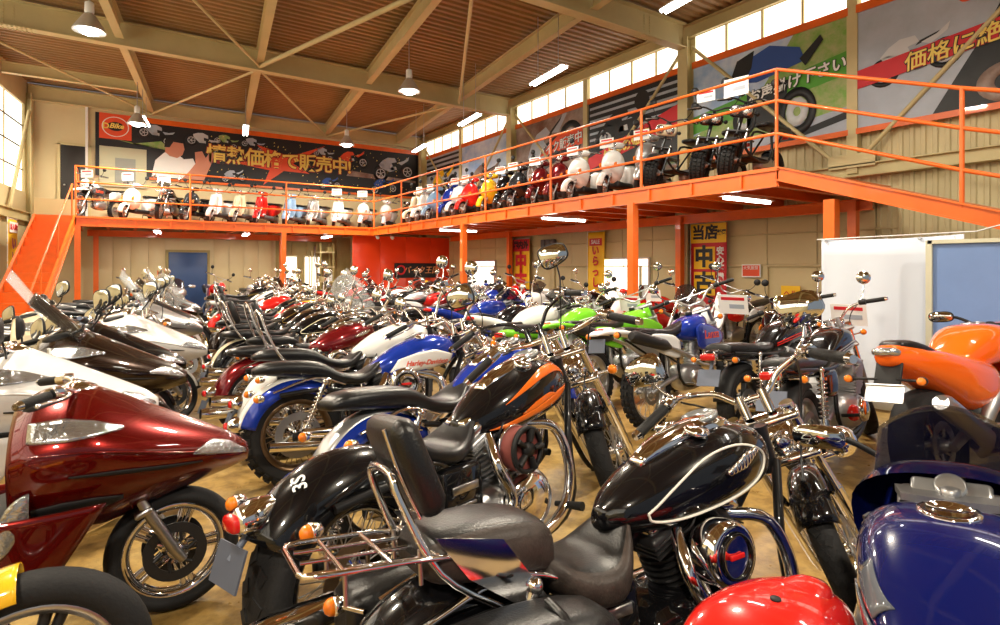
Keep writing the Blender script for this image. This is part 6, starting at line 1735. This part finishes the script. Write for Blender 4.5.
# ---------------- bare-tube fat tyre scooter with twin lamps
def fatscoot(o):
    P = Proto(); wbs = 1.2; rr = fr = .235
    RA, FA = (0, 0, rr), (wbs, 0, fr)
    wheel(P, 'rear_wheel', RA, rr, .19, rr - .11, 'cast', False, 'knob', DARKMETAL, DARKMETAL, nsp=3, disc=False, hubm=ALLOY)
    wheel(P, 'front_wheel', FA, fr, .18, fr - .11, 'cast', True, 'knob', DARKMETAL, DARKMETAL, nsp=3, disc=False, hubm=ALLOY)
    rk = 26.; X = fork(P, FA, rk, .62, .115, .02, .016, DARKMETAL, STEEL, .6)
    zt = .98; hx = FA[0] - (zt - fr) * math.tan(R(rk)); P.axis_p = Vector((hx, 0, zt))
    f = MB()
    f.tube([(hx, 0, zt), (hx + .2, 0, .56)], .024, 10)
    for s in (1, -1):
        f.tube([(hx + .18, s * .03, .58), (.95, s * .08, .4), (.8, s * .13, .28), (.45, s * .14, .28), (.33, s * .14, .45), (.3, s * .13, .72), (-.3, s * .13, .76)], .017, 8, k=4)
        f.tube([(.4, s * .14, .32), (-.05, s * .13, .74)], .014, 8)
    P.add('frame', f, PA)
    P.add('floor_board', MB().box((.64, 0, .30), (.44, .28, .025), bev=.01), PLASTIC)
    P.add('seat', MB().body([(-.36, .83, .80, .77, .09), (-.28, .855, .81, .77, .12), (.1, .84, .8, .765, .125), (.32, .835, .8, .77, .1), (.37, .82, .8, .78, .06)], 20, 3.4, 3.2, 3), SEATM)
    P.add('front_fender', arc_fender(FA, fr + .035, .105, 35, 140, 14, .05), PLASTIC, True)
    H = P.add('headlight', MB().box((hx + .13, 0, .86), (.12, .3, .16), bev=.05), PB, True)
    for s in (1, -1): P.add('headlight_lens', MB().lathe([(.062, 0), (.062, .015), (.03, .028), (.001, .032)], (hx + .185, s * .072, .86), 'x', 18), CLEAR, under=H)
    P.add('handlebar', MB().tube([(hx - .08, -.35, 1.03), (hx - .02, -.16, 1.05), (hx, 0, 1.0), (hx - .02, .16, 1.05), (hx - .08, .35, 1.03)], .012, 8, k=4), DARKMETAL, True)
    grip_pair(P, lambda s: ((hx - .05, s * .24, 1.041), (hx - .085, s * .355, 1.03)), .016, chrome_end=False, swm=PLASTIC, levm=STEEL)
    mirror(P, (hx - .03, .2, 1.05), (hx - .01, .3, 1.25), 'round', .055, PLASTIC)
    signal(P, 'front_signal', (hx + .1, .12, .84), (0, .06, 0), PLASTIC, True)
    L = P.add('tail_light', MB().box((-.36, 0, .73), (.05, .12, .06), bev=.015), REDLENS)
    P.add('engine_case', MB().body([(-.1, .34, .27, .18, .05), (.0, .38, .28, .16, .09), (.3, .38, .28, .17, .1), (.44, .34, .28, .2, .06)], 16, 3), ALLOY)
    P.add('rear_fender', arc_fender(RA, rr + .04, .09, 60, 160, 14, .05), PLASTIC)
    P.add('muffler', MB().tube([(.3, -.1, .24), (.1, -.16, .28), (-.22, -.17, .36)], [.02, .05, .045], 12), DARKMETAL)
    P.add('center_stand', MB().tube([(.3, .1, .22), (.26, .16, .02), (.26, -.16, .02), (.3, -.1, .22)], .01, 6), FRAMEBLK)
    return P
# ================================================================== PROTOTYPES
SEAT2 = [('seat', [(.22, .72, .68, .63, .10), (.28, .70, .66, .61, .15), (.42, .69, .65, .61, .15), (.53, .735, .70, .66, .10), (.60, .77, .74, .71, .05)], SEATM, 3.),
         ('pillion_seat', [(-.22, .775, .755, .73, .07), (-.14, .80, .76, .71, .11), (.06, .80, .75, .69, .125), (.2, .765, .73, .68, .12), (.27, .72, .70, .67, .09)], SEATM, 3.)]
SEAT_LONG = [('seat', [(-.26, .775, .755, .735, .07), (-.18, .81, .765, .725, .105), (.0, .81, .76, .70, .12), (.16, .785, .735, .675, .13), (.28, .715, .68, .635, .145), (.42, .69, .655, .615, .15), (.53, .745, .705, .66, .10), (.6, .785, .755, .715, .05)], SEATM, 3.)]
SEAT_SOLO = [('seat', [(.14, .735, .71, .68, .05), (.2, .75, .70, .655, .12), (.3, .69, .665, .62, .145), (.42, .67, .64, .6, .14), (.53, .73, .69, .65, .09), (.6, .78, .75, .71, .04)], SEATM, 3.)]
SEAT_H1 = [('seat', [(.20, .735, .70, .66, .08), (.25, .70, .655, .60, .15), (.33, .655, .605, .54, .175), (.44, .645, .595, .53, .175), (.52, .70, .65, .58, .12), (.575, .755, .71, .67, .05)], BRNLEATHER, 3.2),
           ('pillion_seat', [(-.11, .785, .755, .72, .10), (-.07, .815, .755, .695, .135), (.05, .825, .75, .675, .15), (.17, .815, .74, .665, .15), (.24, .79, .725, .655, .13), (.275, .75, .70, .655, .08)], BRNLEATHER, 3.4)]
PANEL_HD = [[(.62, .705), (.80, .70), (.98, .715), (1.10, .75)], [(.68, .79), (.82, .83), (.96, .845), (1.12, .80)]]
PANEL_LOW = [[(.54, .695), (.78, .672), (.98, .705), (1.13, .755)], [(.56, .765), (.78, .85), (.98, .885), (1.15, .845)]]
BLK = paint('gloss_black', (.004, .004, .005)); WHT = paint('white', (.78, .78, .76)); BLU = paint('royal_blue', (.008, .032, .30), .15)
SIL = paint('silver', (.52, .53, .54), .8, .3); MAROON = paint('candy_maroon', (.14, .006, .008), .35); CANDY = paint('candy_red', (.12, .003, .002), .5, .25)
NAVY = paint('deep_blue', (.0025, .006, .075)); ORG = paint('sport_orange', (.86, .13, .008)); RED = paint('bright_red', (.62, .015, .01))
YEL = paint('yellow', (.85, .48, .02)); GRN = paint('lime_green', (.16, .55, .02)); CRM = paint('cream', (.70, .60, .42)); BRN = paint('brown_metallic', (.022, .012, .008), .4)
GLD = paint('gold', (.55, .36, .08), .7); GRY = paint('grey', (.16, .17, .18), .3); SKY = paint('sky_blue', (.22, .36, .55)); DGRN = paint('dark_green', (.01, .05, .025), .3); CHAR = paint('charcoal', (.03, .032, .036), .4)
FLAME = paint('flame_orange', (.80, .15, .012))
PINK = paint('white_pearl', (.72, .72, .72), .1)

P_H1 = cruiser(dict(seats=SEAT_H1, wb=1.72, tank=[(.49, .745, .715, .69, .03), (.56, .80, .73, .67, .09), (.68, .865, .75, .66, .135), (.86, .925, .785, .675, .16), (1.02, .945, .805, .695, .155), (1.16, .925, .815, .725, .115), (1.24, .885, .81, .755, .06)], stripe=mat('cream_pinstripe', (.75, .73, .66), .3), badge=CHROME, sissy=dict(h=.30, x=-.12, w=.27, lean=.09, top=.62), rack=1, bags=1, spots=1, bar='low', rf=(35, 188), seatside=1, engine=dict(airw=.098, x=.82, case=BLACKPAINT), padm=LEATHER, mirror='wide', msize=.062, mup=.16, hr=.1))
P_FLM = cruiser(dict(seats=SEAT_SOLO, tz=-.03, flames=FLAME, engine=dict(airc='spoke', airw=.088, cyl=ALLOY), bar='drag', rf=(30, 146), rw=.19, rr=.335, fgap=.075, number='3S', skirt=.15, tail_a=140, caps=1, wheel='wire', rimm=BLACKPAINT, spm=STEEL, discm=BRONZE, springm=CHROME, mirror=None, strutm=BLACKPAINT))
P_BS = cruiser(dict(seats=SEAT_LONG, tz=-.03, panel=(PB, PANEL_LOW), fender2=(PB, .62, 60, 178), bar='pull', rf=(38, 178), mirror='wide', mirm=PLASTIC, msize=.075, mup=.26, mout=.0, springm=CHROME, barm=BLACKPAINT, rimm=BLACKPAINT, pipes='short'))
P_BW = cruiser(dict(seats=SEAT_LONG, pipes='short', panel=(PB, PANEL_HD), fender2=(PB, .55, 60, 165), bar='pull', rf=(55, 165), tread='knob', rw=.16, wheel='wire', rimm=BRONZE, spm=BRONZE, tz=-.03, mirror='round', console=False, caps=1, script=('Harley-Davidson', mat('script_red', '#d8401c', .4), .90, .755, .05)))
P_WH = cruiser(dict(seats=SEAT_LONG, pipes='short', badge=STEEL, bar='buck', rf=(45, 200), sissy=dict(h=.3, pad=False), caps=1, console=False))
P_TOUR = cruiser(dict(seats=SEAT2, stripe=GLD, sissy=dict(h=.34), bags=1, bar='pull', rf=(40, 195)))
P_CR = cruiser(dict(seats=SEAT2, badge=CHROME, bar='pull', rf=(40, 188)))
P_CR2 = cruiser(dict(seats=SEAT_LONG, bar='ape', rf=(50, 170), pipes='short', wheel='cast', spm=ALLOY, engine=dict(airm=BLACKPAINT, cyl=ALLOY), caps=1, console=False))
P_CR3 = cruiser(dict(seats=SEAT2, stripe=CRM, fender2=(CRM, .5, 60, 188), bar='buck', sissy=dict(h=.32), rf=(40, 195), screen=1))
P_YEL = cruiser(dict(seats=SEAT_SOLO, ff=(94, 150), wheel='cast', spm=DARKMETAL, rimm=STEEL, bar='drag', fr=.31, fw=.13, mirror=None, tread='slick'))
P_NK = naked({})
P_NK2 = naked(dict(spm=ALLOY, rimm=ALLOY, redcase=1, mufm=DARKMETAL, pm=DARKMETAL))
P_NK3 = naked(dict(wheel='wire', spm=CHROME, rimm=CHROME, cowl=SMOKE))
P_SP = sport({})
P_SPB = sport(dict(screen=SMOKE, dashm=SIL, capm=CHROME, clipw=.56, tankgrip=mat('clear_knee_pad', (.10, .11, .13), .12, coat=1.), mirm=CHROME))
P_SPR = sport(dict(hump=1, full=True))
P_SPO = sport(dict(wedge=1,  tlm=CLEAR, mirm=PLASTIC))
P_TR = trail(dict(script='Lanza'))
P_TRG = trail(dict(fenderm=GRN, panelm=GRN, cowlm=GRN, mufm=DARKMETAL))
P_TRR = trail(dict(fenderm=RED, panelm=WHITEPL, cowlm=RED))
P_MX = maxi(dict(chromebar=1))
P_MX2 = maxi(dict(screen=CLRSCR, scr_h=.45))
P_SC = scoot({})
P_RT = scoot(dict(retro=True, floorm=GREYPL))
P_FT = fatscoot({})

FAR = {'cable', 'footpeg', 'kickstand', 'pushrod_tube', 'spark_lead', 'battery_strap', 'grip_end', 'fender_strut', 'headlight_bracket', 'primary_cover', 'bag_stud', 'buckle', 'bag_strap', 'rack_bolt', 'carburettors', 'riser', 'seat_piping', 'coil_spring', 'battery_box', 'swingarm', 'console', 'tank_badge', 'header_pipe', 'engine_cover', 'tail_lens'}
def pp(a, b=None, seat=None):
    d = {'paint_base': a, 'paint_second': b or a}
    if seat: d['seat_cover'] = seat
    return d

# ================================================================== PLACED BIKES: the ones in front
MC, SCT = 'motorcycle', 'scooter'
put(P_H1, MC, (.74, 1.24, 0), -5, 'black cruiser with pinstriped tank, backrest, luggage rack and worn brown seats', MC, None, 9, 36, pp(BLK), scale=1.01)
put(P_FLM, MC, (.73, 2.02, 0), 14, 'black cruiser with orange flames on its fuel tank', MC, None, 6, 30, pp(BLK), scale=1.12)
put(P_BS, MC, (1.16, 2.80, 0), 11, 'blue and silver cruiser with long black seat behind the flame bike', MC, None, 7, 34, pp(BLU, SIL), scale=1.08)
put(P_BW, MC, (1.05, 4.05, 0), -3, 'blue and white cruiser with a chunky rear tyre and bare bronze rim', MC, None, 7, 34, pp(BLU, WHT), scale=1.05)
put(P_WH, MC, (1.18, 4.72, 0), 0, 'white cruiser with winged badge on the tank and thin sissy bar', MC, None, 7, 34, pp(WHT), scale=1.05)
put(P_SPB, MC, (.94, .24, 0), 18, 'dark blue sports bike with smoked windscreen in the lower right corner', MC, None, 4, 0, pp(NAVY), scale=.93)
put(P_SPR, MC, (1.20, .76, 0), 180, 'bright red bike whose rounded seat cowl shows at the bottom edge', MC, None, 0, 0, pp(RED), ('pillion_pad', 'tail_light'), scale=.775)
put(P_MX, SCT, (-1.20, 2.90, 0), 0, 'candy red touring scooter with beak nose and chrome front wheel', SCT, None, 3, 0, pp(CANDY), ('front_fender', 'windscreen', 'mirror'), scale=.95)
put(P_YEL, MC, (-1.85, 2.10, 0), 0, 'bike with a yellow front mudguard and silver rim in the lower left corner', MC, None, 3, 0, pp(YEL))
put(P_MX, SCT, (-1.57, 4.08, 0), 0, 'white touring scooter just behind the red one', SCT, None, 4, 0, pp(PINK), ('windscreen',), scale=.99)
put(P_NK2, MC, (4.15, 2.2, 0), 10, 'black road bike with silver tank stripes and round mirrors before the white sheet', MC, None, 7, 30, pp(BLK, SIL))
put(P_SPO, MC, (4.40, 1.50, 0), -3, 'orange sports bike before the blue board', MC, None, 7, 25, pp(ORG), ('windscreen',), scale=1.1)
put(P_TR, MC, (4.11, 3.62, 0), 6, 'white and blue off-road bike with knobbly tyres', MC, None, 8, 34, pp(BLU, BLU))
put(P_NK, MC, (4.5, 2.9, 0), 4, 'black road bike with red stripes between the silver-striped bike and the off-road bike', MC, None, 7, 30, pp(BLK, RED))
put(P_TRG, MC, (4.12, 4.38, 0), 8, 'lime green off-road bike beside the white and blue one', MC, None, 8, 34, pp(GRN, GRN))

# ---------------- rows
ORD = ['first', 'second', 'third', 'fourth', 'fifth', 'sixth', 'seventh', 'eighth', 'ninth', 'tenth', 'eleventh', 'twelfth', 'thirteenth', 'fourteenth', 'fifteenth', 'sixteenth', 'seventeenth', 'eighteenth', 'nineteenth', 'twentieth', 'twenty-first', 'twenty-second']
def row(items, y0, dy, xf, rz, where, group, start=0, jit=.04, seed=1, far_from=8.):
    rn = random.Random(seed)
    y = y0
    for i, it in enumerate(items):
        P, cat, desc, pa = it[:4]
        x = xf(y) + rn.uniform(-jit, jit) + (it[4] if len(it) > 4 else 0)
        a = rz + rn.uniform(-3, 3)
        dd = .5583 * x + .8296 * y
        mx = P in (P_MX, P_MX2, P_SC)
        put(P, cat, (x, y, 0), a, '%s, %s from the front %s' % (desc, ORD[start + i], where), cat, group, rn.uniform(5, 9) if not mx else 4, rn.uniform(24, 38), pa, (FAR if dd > far_from else set()) | ({'rear_signal'} if rn.random() < .45 else set()) | ({'windscreen'} if P is P_MX and i % 3 else set()))
        y += dy + rn.uniform(-.03, .03)

R1 = [(P_MX, SCT, 'dark brown touring scooter', pp(BRN)), (P_MX, SCT, 'black touring scooter', pp(BLK)), (P_MX, SCT, 'white touring scooter', pp(WHT)), (P_MX2, SCT, 'beige touring scooter with tall clear screen', pp(CRM), -.6), (P_CR, MC, 'black cruiser', pp(BLK)),
      (P_MX2, SCT, 'silver touring scooter with clear screen', pp(SIL)), (P_MX, SCT, 'black touring scooter', pp(CHAR)), (P_CR3, MC, 'black cruiser with windshield', pp(BLK)), (P_NK, MC, 'black road bike', pp(BLK, GLD)), (P_MX, SCT, 'black touring scooter', pp(BLK)), (P_MX2, SCT, 'grey touring scooter with clear screen', pp(GRY)),
      (P_CR, MC, 'black cruiser', pp(BLK)), (P_NK3, MC, 'brown road bike with small screen', pp(BRN, GLD))]
row(R1, 4.85, .74, lambda y: -1.28 + .11 * (y - 5), 2, 'left of the aisle', 'row left of the aisle', 3, .1, seed=3)
R2 = [(P_CR, MC, 'dark red cruiser', pp(MAROON)), (P_TOUR, MC, 'black cruiser with saddlebags and backrest', pp(BLK)), (P_CR3, MC, 'black cruiser with cream striped fender', pp(BLK)), (P_CR, MC, 'black cruiser with long chrome pipes', pp(BLK)), (P_TOUR, MC, 'brown cruiser with saddlebags and backrest', pp(BRN)),
      (P_CR2, MC, 'red cruiser with high bars', pp(RED)), (P_CR, MC, 'yellow cruiser', pp(YEL)), (P_CR2, MC, 'black cruiser with high bars', pp(BLK)), (P_CR, MC, 'red cruiser', pp(RED)), (P_TOUR, MC, 'silver cruiser with saddlebags', pp(SIL)), (P_NK, MC, 'white road bike', pp(WHT, RED)), (P_CR, MC, 'dark green cruiser', pp(DGRN)),
      (P_CR2, MC, 'white cruiser with high bars', pp(WHT)), (P_NK3, MC, 'black road bike with small screen', pp(BLK, GLD)), (P_CR, MC, 'maroon cruiser', pp(MAROON))]
row(R2, 5.42, .74, lambda y: 1.08 + .12 * (y - 5), 4, 'right of the aisle', 'cruiser row right of the aisle', 5, .13, seed=8)

R3 = [(P_NK, MC, 'green road bike', pp(GRN, WHT)), (P_SP, MC, 'white sports bike', pp(WHT)), (P_CR2, MC, 'black cruiser with high bars', pp(BLK)), (P_SP, MC, 'blue sports bike', pp(BLU)), (P_NK2, MC, 'black road bike', pp(BLK, RED)), (P_NK, MC, 'dark red road bike', pp(MAROON, SIL)), (P_TRR, MC, 'red and white off-road bike', pp(RED, RED)),
      (P_NK3, MC, 'silver road bike with small screen', pp(SIL, RED)), (P_SP, MC, 'black sports bike', pp(BLK)), (P_NK2, MC, 'white road bike', pp(WHT, BLU)), (P_CR, MC, 'maroon cruiser', pp(MAROON)), (P_NK, MC, 'black road bike', pp(BLK, RED)), (P_SP, MC, 'red sports bike', pp(RED)), (P_NK2, MC, 'grey road bike', pp(GRY, SIL)), (P_MX2, SCT, 'white touring scooter', pp(WHT))]
row(R3, 5.14, .75, lambda y: 3.95 + .06 * (y - 5), 5, 'in the middle row', 'road bike row in the middle', 5, .1, seed=11)

R4 = [(P_SP, MC, 'black sports bike', pp(BLK)), (P_SC, SCT, 'black scooter', pp(BLK)), (P_TR, MC, 'white off-road bike', pp(WHT, RED)), (P_NK3, MC, 'white road bike with small screen', pp(WHT, RED)), (P_SP, MC, 'red and black sports bike', pp(RED)), (P_SC, SCT, 'white scooter', pp(WHT)), (P_NK2, MC, 'black road bike', pp(BLK, SIL)), (P_SC, SCT, 'dark grey scooter', pp(CHAR)),
      (P_SP, MC, 'white sports bike', pp(WHT)), (P_TRR, MC, 'red off-road bike', pp(RED, RED)), (P_SP, MC, 'blue sports bike', pp(BLU)), (P_NK, MC, 'silver road bike', pp(SIL, RED)), (P_SC, SCT, 'white scooter', pp(WHT)), (P_NK2, MC, 'black road bike', pp(BLK, GLD)), (P_SP, MC, 'yellow sports bike', pp(YEL)), (P_NK, MC, 'red road bike', pp(RED, WHT))]
row(R4, 4.15, .78, lambda y: 8.95, 186, 'under the right balcony', 'row under the right balcony', 0, .08, seed=14, far_from=7.)
R5 = [(P_NK, MC, 'black road bike', pp(BLK, SIL)), (P_SP, MC, 'silver sports bike', pp(SIL)), (P_TRR, MC, 'red off-road bike', pp(RED, RED)), (P_NK3, MC, 'white road bike', pp(WHT, BLU)), (P_SP, MC, 'black sports bike', pp(BLK))]
for i, (P, cat, desc, pa) in enumerate(R5):
    put(P, cat, (.4 + i * .95, 18.9, 0), -96 + i * 3, '%s parked under the back balcony, %s from the stair' % (desc, ORD[i]), cat, 'row under the back balcony', 7, 30, pa, FAR)

# ---------------- balcony scooters
def card(M, w=.3, h=.2, label=''):
    c = tag(empty('price_card'), label, 'price card', 'white price cards on the bikes'); c.matrix_world = M
    MB().box((0, 0, 0), (.004, w, h)).build('card', CARDW, c)
    MB().box((-.003, 0, h * .3), (.002, w * .8, h * .16)).build('printed_heading', PRINTRED, c)
    MB().box((-.003, -w * .12, -h * .1), (.002, w * .5, h * .22)).build('printed_price', PRINTGREY, c)
DKR = [(P_FT, 'black fat-tyre scooter', pp(FRAMEBLK, CHAR)), (P_FT, 'black fat-tyre scooter with twin round lamps', pp(FRAMEBLK, BLK)), (P_FT, 'fat-tyre scooter with cream twin-lamp housing', pp(FRAMEBLK, CRM)), (P_SC, 'grey scooter', pp(SIL)), (P_SC, 'white scooter', pp(WHT)), (P_SC, 'white scooter', pp(WHT)), (P_SC, 'dark red scooter', pp(MAROON)), (P_SC, 'dark red scooter with grey shield', pp(MAROON)),
       (P_SC, 'charcoal scooter', pp(CHAR)), (P_SC, 'black and white scooter', pp(BLK)), (P_SC, 'yellow scooter', pp(YEL)), (P_SC, 'red scooter', pp(RED)), (P_SC, 'white scooter', pp(PINK)), (P_SC, 'blue scooter', pp(BLU)), (P_SC, 'grey-blue scooter', pp(SKY)), (P_RT, 'white scooter', pp(WHT)), (P_RT, 'cream scooter', pp(CRM))]
ys = [5.12, 5.75, 6.5, 7.2, 7.95, 8.75, 9.5, 10.2, 10.85, 11.6, 12.25, 12.9, 13.6, 14.25, 14.9, 15.6, 16.3]
rn = random.Random(21)
for i, ((P, desc, pa), y) in enumerate(zip(DKR, ys)):
    rz_ = (192 if i < 3 else 196) + rn.uniform(-6, 6)
    put(P, SCT, (8.55, y, ZD), rz_, '%s on the right balcony, %s from the ramp end' % (desc, ORD[i]), SCT, 'scooters on the right balcony', 3, rn.uniform(5, 25), pa, FAR if i > 5 else (), scale=1.14 if i < 3 else 1.04)
    if i in (0, 1, 3, 4, 5, 7, 8, 9, 11, 12, 14, 15):
        hx_, hy_ = math.cos(R(rz_)), math.sin(R(rz_)); q = 1.13 if i < 3 else 1.09
        M = Matrix.Translation((8.55 + hx_ * q, y + hy_ * q, ZD + (1.34 if i < 3 else 1.02))) @ Matrix.Rotation(R(rz_ - 180), 4, 'Z')
        card(M, .36 if i == 0 else .28, .26 if i == 0 else .17, 'white price card on the %s scooter of the right balcony counted from the ramp' % ORD[i])
DKB = [(P_TR, MC, 'silver small motorcycle', pp(SIL, CHAR), -.3, -128), (P_SC, SCT, 'white and blue scooter', pp(WHT), .58, -128), (P_NK3, MC, 'black small road bike with wire wheels', pp(BLK, SIL), 1.32, -114), (P_SC, SCT, 'dark scooter', pp(CHAR), 2.0, -128), (P_RT, SCT, 'pale blue scooter', pp(PINK), 2.62, -128), (P_RT, SCT, 'cream scooter', pp(CRM), 3.25, -128),
       (P_RT, SCT, 'bright red scooter', pp(RED), 3.86, -128), (P_RT, SCT, 'sky blue scooter', pp(SKY), 4.7, -128), (P_RT, SCT, 'silver scooter', pp(SIL), 5.4, -128), (P_RT, SCT, 'white scooter', pp(WHT), 6.2, -128), (P_SC, SCT, 'white scooter', pp(WHT), 7.05, -128), (P_SC, SCT, 'white scooter', pp(PINK), 7.85, -128), (P_SC, SCT, 'black scooter', pp(BLK), 8.6, -128)]
for i, (P, cat, desc, pa, x, rz_) in enumerate(DKB):
    hx_, hy_ = math.cos(R(rz_)), math.sin(R(rz_))
    put(P, cat, (x - hx_ * .6, 18.62 - hy_ * .62, ZD), rz_, '%s on the back balcony, %s from the stair' % (desc, ORD[i]), cat, 'bikes on the back balcony', 3, rn.uniform(5, 22), pa, FAR, scale=.92 if P is P_NK3 or P is P_TR else 1.)
    if i in (0, 1, 2, 9, 10):
        card(Matrix.Translation((x + hx_ * .42, 18.62 + hy_ * .55, ZD + 1.15)) @ Matrix.Rotation(R(rz_ - 180), 4, 'Z'), .32, .2, 'white price card on the %s bike of the back balcony counted from the stair' % ORD[i])

for x, y, z, rz_, nm in ((5.22, 3.52, 1.12, 10, 'white and blue off-road bike'), (5.62, 2.6, 1.06, 6, 'black road bike with red stripes'), (5.28, 4.98, 1.05, 8, 'green road bike'), (7.55, 6.6, 1.02, 8, 'white off-road bike under the balcony')):
    card(Matrix.Translation((x, y, z)) @ Matrix.Rotation(R(rz_), 4, 'Z') @ Matrix.Rotation(R(-14), 4, 'Y'), .3, .2, 'white price card hung on the ' + nm)
